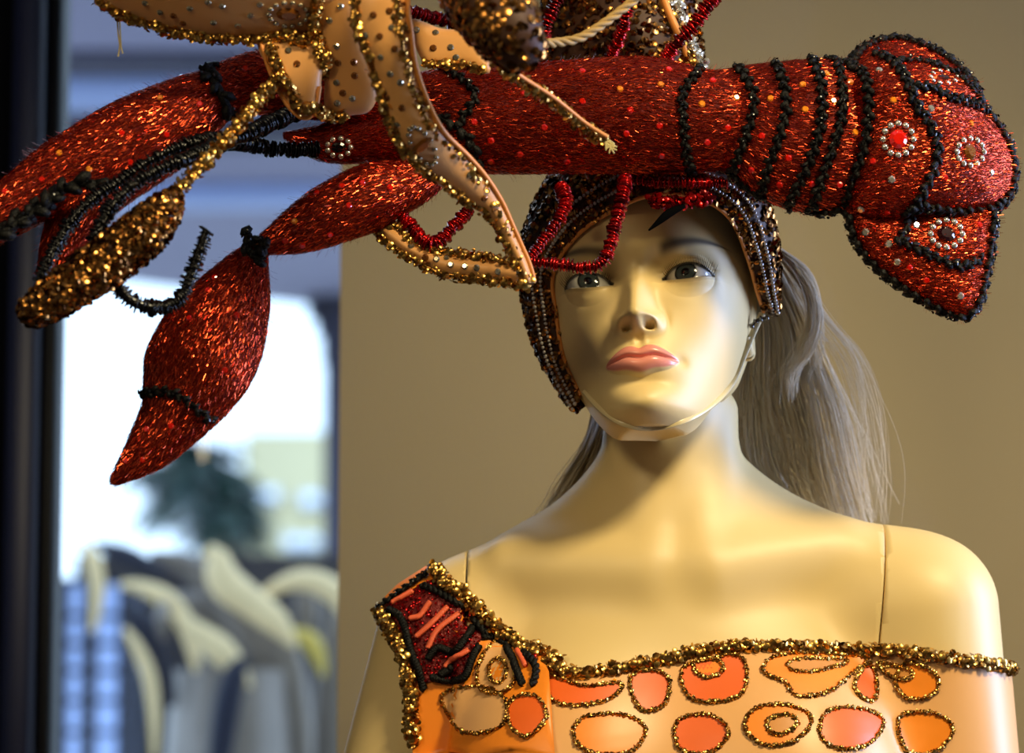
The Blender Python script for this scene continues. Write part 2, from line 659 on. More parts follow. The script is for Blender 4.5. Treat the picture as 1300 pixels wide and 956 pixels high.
def triangulate(poly, step):
    lo, hi = poly.min(0), poly.max(0)
    gx, gy = np.meshgrid(np.arange(lo[0], hi[0], step), np.arange(lo[1], hi[1], step))
    gx = gx + (np.arange(gx.shape[0])[:, None] % 2) * step / 2
    G = np.stack([gx.ravel(), gy.ravel()], 1)
    G = G[inside(G, poly)]
    G = G[poly_dist(G, poly) > step * 0.5]
    n = len(poly)
    pts = [Vector(p) for p in poly] + [Vector(p) for p in G]
    edges = [(i, (i + 1) % n) for i in range(n)]
    v, e, f, _, _, _ = delaunay_2d_cdt(pts, edges, [], 1, 1e-6)
    V = np.array([tuple(q) for q in v])
    F = np.array([t for t in f if len(t) == 3])
    d = poly_dist(V, poly)
    c = V[F].mean(1)
    F = F[inside(c, poly)]
    a = np.cross(V[F[:, 1]] - V[F[:, 0]], V[F[:, 2]] - V[F[:, 0]])
    F = np.where((a < 0)[:, None], F[:, ::-1], F)   # clockwise in y-down = consistent
    return V, F, d


def pillow(name, ctrl, depth, H, D, material, parent, step=6, back=0.6, smooth_outline=True):
    """outline in px, depth(px,py)->Y, puffed to thickness H (m) over D px from its edge"""
    poly = closed(ctrl, step) if smooth_outline else np.asarray(ctrl, float)
    V2, F, d = triangulate(poly, step)
    t = np.clip(d / D, 0, 1)
    h = H * np.sqrt(np.maximum(0, 1 - (1 - t) ** 2))
    n = len(V2)
    front = np.array([tuple(at(x, y, depth(x, y) - hh)) for (x, y), hh in zip(V2, h)])
    # the back follows the front's own width in the world, not the sight line
    base = np.array([tuple(at(x, y, depth(x, y))) for (x, y) in V2])
    bk = base + np.array([(0, back * hh, 0) for hh in h]) + np.array((0, 0.0008, 0))
    V = np.vstack([front, bk])
    nb = len(poly)
    edge_idx = np.where(d < 1e-3)[0]
    faces = [tuple(f) for f in F] + [tuple(x + n for x in f[::-1]) for f in F]
    # rim
    lut = {}
    for i in edge_idx:
        lut[int(i)] = 1
    cnt = {}
    for f in F:
        for a, b in ((f[0], f[1]), (f[1], f[2]), (f[2], f[0])):
            k = (min(a, b), max(a, b)); cnt[k] = cnt.get(k, []) + [(a, b)]
    for k, v in cnt.items():
        if len(v) == 1:
            a, b = v[0]
            faces.append((b, a, a + n, b + n))
    p = mesh(name, V, faces, material, parent)
    p.front = F
    p.tri = Part(None, V, F)
    p.outline = poly
    return p


# --- looking up points on built surfaces
def hit(px, py, parts):
    d = ray(px, py).normalized()
    best = None
    for p in parts:
        r = p.bvh.ray_cast(CAM, d)
        if r[0] is not None and (best is None or r[3] < best[2]):
            n = r[1]
            if n.dot(d) > 0:
                n = -n
            best = (r[0], n, r[3], p)
    return best


def drape(ctrl, parts, n=40, lift=0.0):
    """a line drawn in px laid on the parts; gaps are bridged"""
    S = crom(np.asarray(ctrl, float), n)
    P, N = [], []
    for x, y in S:
        h = hit(x, y, parts)
        if h:
            P.append(tuple(h[0] + h[1] * lift)); N.append(tuple(h[1]))
    P, N = np.array(P), np.array(N)
    if len(P) > 4:   # soften steps
        for _ in range(2):
            P[1:-1] = P[1:-1] * 0.5 + (P[:-2] + P[2:]) * 0.25
            N[1:-1] = N[1:-1] * 0.5 + (N[:-2] + N[2:]) * 0.25
    return P, N


GEM_ME = {}


def gem_mesh(kind, material):
    key = (kind, material.name)
    if key in GEM_ME:
        return GEM_ME[key]
    k = 10 if kind != 'pearl' else 10
    prof = {'stone': [(1.0, 0.0), (1.0, 0.18), (0.62, 0.55)], 'pearl': [(0.8, 0.0), (1.0, 0.35), (0.75, 0.8), (0.3, 1.0)], 'oval': [(1.0, 0.0), (1.0, 0.2), (0.6, 0.5)]}[kind]
    V, F = [], []
    for r, z in prof:
        for j in range(k):
            a = 2 * math.pi * j / k
            V.append((r * math.cos(a), r * math.sin(a), z))
    for q in range(len(prof) - 1):
        for j in range(k):
            F.append((q * k + j, q * k + (j + 1) % k, (q + 1) * k + (j + 1) % k, (q + 1) * k + j))
    F.append(tuple(range((len(prof) - 1) * k, len(prof) * k)))
    me = bpy.data.meshes.new('rhinestone')
    me.from_pydata(V, [], F)
    me.update()
    me.materials.append(material)
    if kind == 'pearl':
        for p in me.polygons:
            p.use_smooth = True
    GEM_ME[key] = me
    return me


def gem(px, py, rpx, material, parts, parent=None, kind='stone', name='rhinestone', stretch=1.0, ang=0.0):
    h = hit(px, py, parts)
    if not h:
        return None
    p, n, dist, part = h
    me = gem_mesh(kind, material)
    o = bpy.data.objects.new(name, me)
    COL.objects.link(o)
    r = rpx * dist / FPX
    q = n.to_track_quat('Z', 'Y')
    o.matrix_basis = Matrix.Translation(p - n * r * 0.05) @ q.to_matrix().to_4x4() @ Matrix.Rotation(ang, 4, 'Z') @ Matrix.Diagonal((r * stretch, r, r, 1))
    o.parent = parent or part.o
    return o


# ------------------------------------------------------------------ surface nets for sculpted volumes
def surface_nets(f, lo, hi, h):
    nx, ny, nz = [int(math.ceil((b - a) / h)) + 1 for a, b in zip(lo, hi)]
    xs = lo[0] + h * np.arange(nx); ys = lo[1] + h * np.arange(ny); zs = lo[2] + h * np.arange(nz)
    X, Y, Z = np.meshgrid(xs, ys, zs, indexing='ij')
    D = f(X, Y, Z).astype(np.float32)
    ins = D < 0
    cx, cy, cz = nx - 1, ny - 1, nz - 1
    acc = np.zeros((cx, cy, cz, 3), np.float32); cnt = np.zeros((cx, cy, cz), np.float32)
    corners = [(i, j, k) for i in (0, 1) for j in (0, 1) for k in (0, 1)]

    def sl(c):
        return (slice(c[0], c[0] + cx), slice(c[1], c[1] + cy), slice(c[2], c[2] + cz))
    for a in corners:
        for ax in range(3):
            if a[ax] == 0:
                b = list(a); b[ax] = 1
                da, db = D[sl(a)], D[sl(b)]
                m = (da < 0) != (db < 0)
                t = np.where(m, da / np.where(da == db, 1, da - db), 0)
                p = np.array(a, np.float32)[None, None, None, :] + np.zeros((cx, cy, cz, 1), np.float32)
                p[..., ax] += t
                acc += p * m[..., None]; cnt += m
    act = cnt > 0
    idx = -np.ones((cx, cy, cz), int)
    idx[act] = np.arange(act.sum())
    I = np.argwhere(act)
    V = (I + acc[act] / cnt[act][:, None]) * h + np.array(lo)
    faces = []
    for ax in range(3):
        o1, o2 = [(1, 2), (2, 0), (0, 1)][ax]
        a = [slice(0, None)] * 3; b = [slice(0, None)] * 3
        a[ax] = slice(0, -1); b[ax] = slice(1, None)
        ch = ins[tuple(a)] != ins[tuple(b)]
        E = np.argwhere(ch)
        lim = [cx, cy, cz]
        ok = (E[:, o1] > 0) & (E[:, o2] > 0) & (E[:, o1] < lim[o1]) & (E[:, o2] < lim[o2])
        E = E[ok]
        s = ins[E[:, 0], E[:, 1], E[:, 2]]

        def cell(d1, d2):
            q = E.copy(); q[:, o1] -= d1; q[:, o2] -= d2
            return idx[q[:, 0], q[:, 1], q[:, 2]]
        q = np.stack([cell(1, 1), cell(0, 1), cell(0, 0), cell(1, 0)], 1)
        q[~s] = q[~s][:, ::-1]
        faces.append(q)
    F = np.concatenate(faces)
    F = F[(F >= 0).all(1)]
    # settle the vertices on the surface
    for _ in range(2):
        e = h * 0.3
        d0 = f(V[:, 0], V[:, 1], V[:, 2])
        g = np.stack([f(V[:, 0] + e, V[:, 1], V[:, 2]) - d0, f(V[:, 0], V[:, 1] + e, V[:, 2]) - d0, f(V[:, 0], V[:, 1], V[:, 2] + e) - d0], 1) / e
        V = V - np.clip(d0, -h, h)[:, None] * g / (np.sum(g * g, 1)[:, None] + 1e-6)
    return V, F


def smin(a, b, k):
    h = np.clip(0.5 + 0.5 * (b - a) / k, 0, 1)
    return b * (1 - h) + a * h - k * h * (1 - h)


def sd_caps(X, Y, Z, a, b, ra, rb, sy=1.0):
    a, b = np.array(a), np.array(b)
    ab = b - a
    px, py, pz = X - a[0], (Y - a[1]), Z - a[2]
    t = np.clip((px * ab[0] + py * ab[1] + pz * ab[2]) / (ab @ ab), 0, 1)
    return np.sqrt((px - ab[0] * t) ** 2 + ((py - ab[1] * t) / sy) ** 2 + (pz - ab[2] * t) ** 2) - (ra + (rb - ra) * t)


def sd_ell(X, Y, Z, c, r):
    k0 = np.sqrt(((X - c[0]) / r[0]) ** 2 + ((Y - c[1]) / r[1]) ** 2 + ((Z - c[2]) / r[2]) ** 2)
    return (k0 - 1) * min(r)


# ================================================================== the room and the view outside
def slab(name, lo, hi, material, parent=None, kind=None):
    V, F = box_np(lo, hi)
    p = mesh(name, V, F, material, parent, smooth=False)
    if kind:
        p.o['kind'] = kind
    return p


WY = 0.55                                   # face of the partition wall
WX = at(431, 478, WY).x
M_FLOOR = mat('grey_floor', rgb(120, 112, 100), 0.6, noise=(3, 0.8))
M_CEIL = mat('white_ceiling', rgb(200, 192, 176), 0.9, noise=(2, 0.95))
slab('floor', (-2.2, -4.2, -0.08), (2.2, 0.95, 0.0), M_FLOOR, kind='structure')
slab('ceiling', (-2.2, -4.2, 2.95), (2.2, 0.95, 3.03), M_CEIL, kind='structure')
slab('wall_back', (WX, WY, 0), (2.2, WY + 0.12, 2.95), M_WALL, kind='structure')
slab('wall_right', (2.2, -4.2, 0), (2.3, -0.20, 2.95), M_WALL, kind='structure')
slab('wall_right', (2.2, 0.52, 0), (2.3, 0.95, 2.95), M_WALL, kind='structure')
w3 = empty('window_2', (2.25, 0.16, 0))
w3['kind'] = 'structure'
for nm, lo, hi in (('sill', (2.2, -0.20, 0), (2.3, 0.52, 0.9)), ('head_rail', (2.2, -0.20, 2.5), (2.3, 0.52, 2.95)), ('frame_post', (2.22, -0.20, 0.9), (2.28, -0.16, 2.5)), ('frame_post', (2.22, 0.48, 0.9), (2.28, 0.52, 2.5))):
    slab(nm, lo, hi, M_NAVY if nm == 'frame_post' else M_WALL, w3)
slab('wall_left', (-2.3, -4.2, 0), (-2.2, 0.95, 2.95), M_WALL, kind='structure')
slab('wall_front', (-2.3, -4.3, 0), (2.3, -4.2, 2.95), M_WALL, kind='structure')

# shop window left of the partition: post with stepped profile, sill, head and one big pane
FY = 0.82
win = empty('window_1', (at(30, 478, FY).x, FY, 0))
win['kind'] = 'structure'


def post(x0, x1, y0, y1, m, name):
    a, b = at(x0, 478, FY).x, at(x1, 478, FY).x
    slab(name, (a, y0, 0), (b, y1, 2.95), m, win)


post(-130, 13, FY + 0.01, FY + 0.10, M_NAVYD, 'frame_post')
post(13, 48, FY - 0.02, FY + 0.10, M_NAVY, 'frame_post')
post(48, 66, FY + 0.015, FY + 0.08, M_NAVYD, 'frame_bead')
M_GLASS = bpy.data.materials.new('window_glass')
M_GLASS.use_nodes = True
nt = M_GLASS.node_tree
nt.nodes.remove(nt.nodes['Principled BSDF'])
tr = nt.nodes.new('ShaderNodeBsdfTransparent')
gl = nt.nodes.new('ShaderNodeBsdfGlossy')
gl.inputs['Roughness'].default_value = 0.02
mx = nt.nodes.new('ShaderNodeMixShader')
mx.inputs[0].default_value = 0.015
nt.links.new(tr.outputs[0], mx.inputs[1]); nt.links.new(gl.outputs[0], mx.inputs[2])
nt.links.new(mx.outputs[0], nt.nodes['Material Output'].inputs['Surface'])
slab('pane', (2.245, -0.17, 0.89), (2.251, 0.49, 2.51), M_GLASS, w3)
slab('pane', (at(66, 478, FY).x - 0.004, FY + 0.045, 0.1), (WX + 0.02, FY + 0.051, 2.9), M_GLASS, win)
slab('sill', (-0.62, FY - 0.03, 0), (WX + 0.03, FY + 0.12, 0.1), M_NAVY, win)
slab('head_rail', (-0.62, FY - 0.03, 2.88), (WX + 0.03, FY + 0.12, 2.95), M_NAVY, win)
slab('wall_window', (-2.2, FY, 0), (at(-130, 478, FY).x, FY + 0.1, 2.95), M_NAVYD, kind='structure')
slab('wall_return', (WX + 0.02, WY + 0.12, 0), (WX + 0.14, 0.95, 2.95), M_WALL, kind='structure')

# veranda soffit outside, its beams, a lamp panel and a post
M_SOFF = mat('lavender_soffit', rgb(150, 146, 172), 0.8, noise=(1.0, 0.9))
M_BEAMLIT = mat('blue_lit_beam', rgb(165, 180, 226), 0.5)  # bluish light along the soffit is put into this beam colour
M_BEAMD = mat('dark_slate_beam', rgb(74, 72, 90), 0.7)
z0 = 3.06
V = []
xl, xr = at(-200, 300, 9).x, at(700, 300, 9).x
V = np.array([(xl, 4.7, z0), (xr, 4.7, z0), (xr, 10.6, z0), (xl, 8.2, z0), (xl, 4.7, z0 + .2), (xr, 4.7, z0 + .2), (xr, 10.6, z0 + .2), (xl, 8.2, z0 + .2)])
F = np.array([(0, 1, 2, 3), (4, 7, 6, 5), (0, 4, 5, 1), (1, 5, 6, 2), (2, 6, 7, 3), (3, 7, 4, 0)])
sof = mesh('veranda_soffit', V, F, M_SOFF, None, smooth=False)
tag(sof.o, kind='structure')
slab('soffit_beam', (xl, 5.70, z0 - 0.075), (xr, 5.85, z0 + 0.002), M_BEAMLIT, sof.o)
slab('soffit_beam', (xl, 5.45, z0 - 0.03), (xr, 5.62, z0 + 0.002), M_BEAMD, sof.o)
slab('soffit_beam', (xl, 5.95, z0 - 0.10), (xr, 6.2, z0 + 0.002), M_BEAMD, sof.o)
slab('soffit_beam', (xl, 7.2, z0 - 0.05), (xr, 7.4, z0 + 0.002), M_BEAMLIT, sof.o)
pa, pb = at(78, 118, 6.2), at(165, 118, 6.2)
lp = slab('soffit_panel', (pa.x, 6.0, z0 - 0.16), (pb.x, 6.5, z0 - 0.09), mat('cream_panel', rgb(226, 214, 176), 0.6), sof.o)
vp = empty('veranda_post', (at(424, 478, 9.6).x, 9.6, 0))
tag(vp, 'dark slate veranda post outside the window, close to the beige wall edge', 'post')
a, b = at(414, 478, 9.6).x, at(470, 478, 9.6).x
slab('shaft', (a, 9.5, 0), (b, 9.7, z0), M_BEAMD, vp)
# stepped bracket at the top of the post
for k, (x0, y1) in enumerate(((392, 404), (403, 425), (410, 462))):
    q = at(x0, y1, 9.6)
    slab('bracket', (q.x, 9.52, q.z), (b, 9.68, z0), M_BEAMD, vp)

slab('ground', (-30, 0.95, -0.3), (30, 60, -0.12), mat('pale_paving', rgb(196, 192, 186), 0.9, noise=(0.7, 0.85)), kind='structure')


# palm far off
def palm(cx, cy, Y, R, label):
    c = at(cx, cy, Y)
    root = empty('palm_tree', (c.x, Y, -0.12))
    tag(root, label, 'tree')
    P = np.array([(c.x + 0.1 * math.sin(t * 2), Y, -0.12 + (c.z + 0.12) * t) for t in np.linspace(0, 1, 12)])
    V, F = tubes_np(P, np.linspace(0.17, 0.12, 12), 10)
    mesh('trunk', V, F, mat('palm_bark', rgb(92, 80, 66), 0.9, noise=(8, 0.5)), root)
    M = mat('palm_leaf', rgb(24, 62, 44), 0.5, rnd=rgb(14, 34, 46))
    for k in range(58):
        az = random.uniform(0, 2 * math.pi); el = random.uniform(-0.2, 1.25)
        L = R * random.uniform(0.8, 1.15)
        t = np.linspace(0, 1, 14)
        hx = np.cos(el) * t * L; hz = np.sin(el) * t * L - 0.55 * L * t ** 2.2
        S = np.stack([c.x + hx * math.cos(az), Y + hx * math.sin(az), c.z + hz], 1)
        T, N, B = frames(S)
        ch = []
        for i in range(1, 14):
            for s in (-1, 1):
                for h_ in (0, 0.5):
                    p = S[i] + (S[i] - S[i - 1]) * h_
                    l = 0.32 * L * (1 - 0.75 * abs(t[i] - 0.45))
                    side = np.cross(T[i], (0, 0, 1.0)); side /= np.linalg.norm(side) + 1e-9
                    tip = p + side * s * l * 0.8 + T[i] * l * 0.5 - np.array((0, 0, 0.35 * l))
                    wv = T[i] * 0.03 * R
                    ch.append((np.array([p - wv, p + wv, tip + wv * 0.3, tip - wv * 0.3]), np.array([(0, 1, 2, 3)])))
        V, F = join(ch)
        mesh('frond', V, F, M, root, smooth=False, rnd=np.repeat(RNG.random(len(ch)), 4))
    return root


palm(252, 604, 28, 0.74, 'dark green palm seen far off through the shop window')
palm(284, 652, 24.5, 0.46, 'smaller low palm growing between the tall palm and the cream house')

# cream house behind, with pale windows, and a low russet roof
c0, c1 = at(310, 548, 40), at(520, 700, 40)
hs = empty('cream_house', ((c0.x + c1.x) / 2, 40, -0.12))
tag(hs, 'out-of-focus cream house with pale windows beyond the palm', 'building')
M_CREAM = mat('cream_render', rgb(214, 202, 160), 0.85, noise=(0.6, 0.9))
slab('wall', (c0.x, 40, -0.12), (c1.x, 44, c0.z), M_CREAM, hs)
M_PANE = mat('pale_window_pane', rgb(226, 236, 255), 0.15, 0.6)
for (x, y, wd, ht) in ((340, 630, 34, 22), (395, 636, 30, 24), (330, 655, 16, 14), (372, 690, 26, 22), (396, 690, 24, 22)):
    q0, q1 = at(x - wd / 2, y + ht / 2, 39.98), at(x + wd / 2, y - ht / 2, 39.98)
    w_ = slab('window', (q0.x, 39.94, q0.z), (q1.x, 40.02, q1.z), M_CREAM, hs)
    slab('pane', (q0.x + .02, 39.92, q0.z + .02), (q1.x - .02, 39.95, q1.z - .02), M_PANE, w_.o)
q0, q1 = at(285, 725, 34), at(520, 703, 34)
rf = empty('russet_roof_shed', ((q0.x + q1.x) / 2, 34, -0.12))
tag(rf, 'low shed with russet brown roof in front of the cream house', 'shed')
slab('wall', (q0.x, 34, -0.12), (q1.x, 36, q0.z), mat('shed_wall', rgb(70, 66, 72), 0.9, noise=(1, 0.8)), rf)
V = np.array([(q0.x - .1, 33.8, q0.z), (q1.x, 33.8, q0.z), (q1.x, 35, q1.z), (q0.x - .1, 35, q1.z), (q0.x - .1, 36.2, q0.z), (q1.x, 36.2, q0.z)])
mesh('roof', V, [(0, 1, 2, 3), (3, 2, 5, 4), (0, 3, 4), (1, 5, 2), (0, 4, 5, 1)], mat('russet_tiles', rgb(120, 72, 56), 0.85, noise=(4, 0.7)), rf, smooth=False)

# added pale blue panel, its colour standing in for daylight, behind a dark lattice
q0, q1 = at(40, 980, 6.3), at(170, 738, 6.3)
bw = slab('daylight_panel', (q0.x, 6.3, -0.12), (q1.x, 6.4, q1.z), mat('daylight_blue', rgb(186, 206, 255), 0.8, noise=(3, 0.9)))
tag(bw.o, 'added pale blue panel standing in for daylight between the dark lattice bars outside', 'wall')
lt = empty('lattice_screen', (at(110, 478, 5).x, 5, -0.12))
tag(lt, 'dark lattice screen of bars in front of the pale blue daylight panel', 'screen')
M_LAT = mat('dark_lattice', rgb(22, 25, 44), 0.6)
top = at(100, 735, 5).z
for (a, b) in ((48, 62), (78, 91), (111, 127), (157, 176)):
    xa, xb = at(a, 478, 5).x, at(b, 478, 5).x
    slab('bar', (xa, 4.97, -0.12), (xb, 5.03, top), M_LAT, lt)
for y in (738, 782, 818, 852, 890, 930):
    q = at(100, y, 5).z
    slab('rail', (at(52, 478, 5).x, 4.975, q - 0.006), (at(172, 478, 5).x, 5.025, q + 0.006), M_LAT, lt)
q0, q1 = at(92, 960, 6.5), at(560, 704, 6.5)
lw = slab('garden_wall', (q0.x, 6.5, -0.12), (q1.x, 6.7, q1.z), mat('slate_wall', rgb(62, 56, 56), 0.9, noise=(2, 0.7)))
tag(lw.o, 'dark slate garden wall behind the silver plumed costume', 'wall')

# blurred silver and cream plumed costume out there
pc = empty('plumed_costume', (at(270, 478, 3).x, 3.0, -0.12))
tag(pc, 'blurred silver and cream plumed costume standing outside the window', 'costume')
M_CRP = mat('cream_plume', rgb(252, 224, 170), 0.45, noise=(20, 0.8))
M_SIP = mat('silver_plume', rgb(140, 130, 122), 0.35, 0.3, noise=(24, 0.6))
M_DKP = mat('navy_plume', rgb(28, 32, 54), 0.5, noise=(10, 0.7))
M_YEP = mat('yellow_plume', rgb(222, 196, 96), 0.4, noise=(14, 0.8))
PLUMES = [
    (M_CRP, [(258, 705, 3.00, 3), (272, 702, 3.0, 13), (285, 738, 3.0, 22), (318, 765, 3.0, 20), (350, 790, 3.0, 17), (372, 818, 3.0, 6)]),
    (M_SIP, [(196, 704, 3.12, 5), (236, 716, 3.12, 14), (272, 742, 3.12, 22), (320, 790, 3.12, 34), (352, 850, 3.12, 34), (372, 930, 3.12, 26), (380, 1000, 3.12, 14)]),
    (M_SIP, [(196, 760, 3.15, 6), (236, 772, 3.15, 22), (280, 800, 3.15, 34), (300, 870, 3.15, 40), (300, 980, 3.15, 34)]),
    (M_CRP, [(106, 690, 3.05, 4), (116, 706, 3.05, 10), (124, 740, 3.05, 10), (122, 775, 3.05, 7), (118, 800, 3.05, 4)]),
    (M_CRP, [(156, 742, 3.02, 5), (180, 746, 3.02, 9), (212, 762, 3.02, 13), (236, 795, 3.02, 12), (246, 830, 3.02, 8), (248, 850, 3.02, 4)]),
    (M_DKP, [(122, 690, 3.2, 4), (160, 706, 3.2, 13), (196, 722, 3.2, 8), (212, 728, 3.2, 3)]),
    (M_DKP, [(156, 770, 3.08, 6), (182, 800, 3.08, 22), (200, 840, 3.08, 20), (212, 890, 3.08, 12)]),
    (M_CRP, [(160, 800, 3.0, 4), (176, 826, 3.0, 8), (190, 862, 3.0, 9), (196, 910, 3.0, 7), (196, 960, 3.0, 4)]),
    (M_CRP, [(228, 782, 2.96, 5), (256, 806, 2.96, 14), (280, 826, 2.96, 18), (302, 850, 2.96, 12), (316, 870, 2.96, 5)]),
    (M_CRP, [(322, 772, 3.03, 3), (346, 748, 3.03, 8), (386, 736, 3.03, 14), (424, 752, 3.03, 16), (452, 790, 3.03, 10)]),
    (M_YEP, [(372, 800, 3.1, 4), (392, 812, 3.1, 12), (404, 832, 3.1, 10), (410, 856, 3.1, 4)]),
    (M_DKP, [(276, 980, 2.94, 14), (288, 900, 2.94, 18), (300, 852, 2.94, 14), (312, 836, 2.94, 4)]),
    (M_SIP, [(376, 742, 3.2, 6), (388, 760, 3.2, 15), (390, 790, 3.2, 13), (386, 812, 3.2, 5)]),
    (M_SIP, [(205, 748, 3.06, 4), (206, 775, 3.0, 9), (206, 800, 3.0, 7), (208, 812, 3.0, 3)]),
    (M_SIP, [(420, 770, 3.25, 8), (424, 820, 3.25, 18), (420, 900, 3.25, 22), (416, 990, 3.25, 18)]),
]
for m_, c_ in PLUMES:
    tube('plume', c_, m_, pc, step=0.012, nseg=12, flat=0.35)
V, F = tubes_np(np.array([(at(300, 478, 3.15).x, 3.15, z) for z in np.linspace(-0.12, 1.5, 6)]), np.array((0.2, 0.16, 0.12, 0.11, 0.12, 0.1)), 14)
mesh('costume_body', V, F, M_SIP, pc)

# ================================================================== mannequin
AX = 0.104                                   # body axis
man = empty('mannequin', (AX, 0.03, 0))
tag(man, 'pale yellow female mannequin with painted face and long blonde hair', 'mannequin')


def body_sdf(X, Y, Z):
    d = sd_caps(X, Y, Z, (AX - 0.002, 0.035, 1.45), (AX - 0.005, 0.004, 1.60), 0.051, 0.0345)
    d = smin(d, sd_caps(X, Y, Z, (AX, 0.035, 1.497), (-0.015, 0.03, 1.452), 0.038, 0.030), 0.035)
    d = smin(d, sd_caps(X, Y, Z, (AX, 0.035, 1.500), (0.222, 0.02, 1.462), 0.040, 0.034), 0.035)
    d = smin(d, sd_ell(X, Y, Z, (AX, 0.035, 1.37), (0.135, 0.085, 0.14)), 0.05)
    d = smin(d, sd_ell(X, Y, Z, (AX, 0.03, 1.22), (0.120, 0.080, 0.22)), 0.05)
    d = smin(d, sd_ell(X, Y, Z, (AX, 0.035, 0.98), (0.15, 0.10, 0.16)), 0.08)
    for s in (-1, 1):
        d = smin(d, sd_ell(X, Y, Z, (AX + s * 0.066, -0.036, 1.325), (0.064, 0.056, 0.072)), 0.05)
        # collarbones
        d = smin(d, sd_caps(X, Y, Z, (AX + s * 0.022, -0.030, 1.470), (AX + s * 0.105, -0.005, 1.482 + s * 0.006), 0.007, 0.008), 0.03)
    # sternomastoids run down to the notch
    for s in (-1, 1):
        d = smin(d, sd_caps(X, Y, Z, (AX + s * 0.012, -0.026, 1.475), (AX + s * 0.031, 0.012, 1.575), 0.006, 0.008), 0.018)
    # upper arms
    d = smin(d, sd_caps(X, Y, Z, (0.2605, 0.012, 1.447), (0.292, 0.015, 1.20), 0.0495, 0.036), 0.03)
    d = smin(d, sd_caps(X, Y, Z, (-0.043, 0.022, 1.424), (-0.112, 0.02, 1.20), 0.0455, 0.034), 0.03)
    return d


import bmesh
LO, HI = (-0.19, -0.16, 0.84), (0.40, 0.16, 1.60)
Vs_, Fs_ = surface_nets(lambda X, Y, Z: np.maximum(body_sdf(X, Y, Z), 0.86 - Z), LO, HI, 0.0045)


def cut(planes):
    """keep what lies on the inner side of each plane (point, outward normal), holes capped"""
    bm = bmesh.new()
    vs = [bm.verts.new(v) for v in Vs_]
    for f in Fs_:
        try:
            bm.faces.new([vs[k] for k in f])
        except ValueError:
            pass
    for co, no in planes:
        r = bmesh.ops.bisect_plane(bm, geom=bm.verts[:] + bm.edges[:] + bm.faces[:], dist=1e-6, plane_co=co, plane_no=no, clear_outer=True)
        ed = [e for e in r['geom_cut'] if isinstance(e, bmesh.types.BMEdge)]
        bmesh.ops.holes_fill(bm, edges=ed, sides=0)
    bmesh.ops.triangulate(bm, faces=[f for f in bm.faces if len(f.verts) > 4])
    bm.verts.index_update()
    V = np.array([tuple(v.co) for v in bm.verts])
    F3 = np.array([[v.index for v in f.verts] if len(f.verts) == 4 else [f.verts[0].index, f.verts[1].index, f.verts[2].index, f.verts[2].index] for f in bm.faces])
    bm.free()
    return V, [tuple(f) if f[2] != f[3] else tuple(f[:3]) for f in F3]


SR, NR_ = Vector((0.2365, 0, 1.50)), Vector((1, 0, -0.10)).normalized()
SL, NL_ = Vector((-0.0285, 0, 1.48)), Vector((-1, 0, 0.02)).normalized()
GAP = 0.0006
Vb, Fb = cut([(SR - NR_ * GAP, NR_), (SL - NL_ * GAP, NL_)])
Vra, Fra = cut([(SR + NR_ * GAP, -NR_), (Vector((0, 0, 1.215)), Vector((0, 0, -1)))])
Vla, Fla = cut([(SL + NL_ * GAP, -NL_), (Vector((0, 0, 1.215)), Vector((0, 0, -1)))])


# ---- head: a dense sculpted shell in head space (mm): x right, f forward, z up, eyes at z = 0
def prof(zs, vs, blur=5):
    g = np.linspace(-130, 130, 1041)
    v = np.interp(g, zs, vs)
    k = np.exp(-0.5 * (np.arange(-60, 61) / (blur * 4)) ** 2); k /= k.sum()
    v = np.convolve(np.pad(v, 60, mode='edge'), k, 'valid')
    return lambda z: np.interp(z, g, v)


W_ = prof([-104, -98, -90, -80, -70, -60, -45, -30, -15, 0, 20, 45, 65, 85, 100, 110, 115, 118], [25, 31.5, 36.5, 41, 44.5, 48.5, 54.5, 59.5, 63, 65.5, 68, 69, 66, 56, 41, 24, 8, 0], 3)
F_ = prof([-104, -98, -90, -80, -70, -60, -45, -30, -15, 0, 15, 30, 45, 60, 75, 90, 105, 115, 118], [68, 75, 77.5, 77, 76, 76, 76, 76, 77, 78, 82, 85, 85, 82, 75, 62, 40, 12, 0], 3)
B_ = prof([-104, -60, -30, 0, 30, 60, 85, 105, 115, 118], [20, 45, 70, 88, 96, 90, 72, 40, 12, 0], 3)

th = np.concatenate([np.linspace(-math.pi, -1.25, 34, endpoint=False), np.linspace(-1.25, 1.25, 380), np.linspace(1.25, math.pi, 35)[1:-1]])
vz = np.concatenate([np.linspace(-103, 36, 290, endpoint=False), np.linspace(36, 117.5, 48)])
TH, ZZ = np.meshgrid(th, vz, indexing='xy')
ss = lambda a, b, x: (lambda t: t * t * (3 - 2 * t))(np.clip((x - a) / (b - a), 0, 1))
lowcut = -101 + 40 * ss(0.45, 1.55, np.abs(TH))          # jaw line rises to the ear
Z0 = lowcut + (ZZ + 103) * (117.5 - lowcut) / 220.5
sn, cs = np.sin(TH), np.cos(TH)
Dd = np.where(cs > 0, F_(Z0), B_(Z0))
nn_ = 2.25
Rr = (np.abs(sn / np.maximum(W_(Z0), 0.4)) ** nn_ + np.abs(cs / np.maximum(Dd, 0.4)) ** nn_) ** (-1 / nn_)
edge = np.clip((Z0 - lowcut) / 12, 0, 1)
Rr = Rr * (1 - 0.10 * (1 - edge) ** 2.2)
hx, hf, hz = Rr * sn, Rr * cs, Z0.copy()
gs = lambda x0, z0, sx, sz: np.exp(-((hx - x0) / sx) ** 2 - ((hz - z0) / sz) ** 2)
front = ss(0.15, 0.5, cs)
df = np.zeros_like(hf)
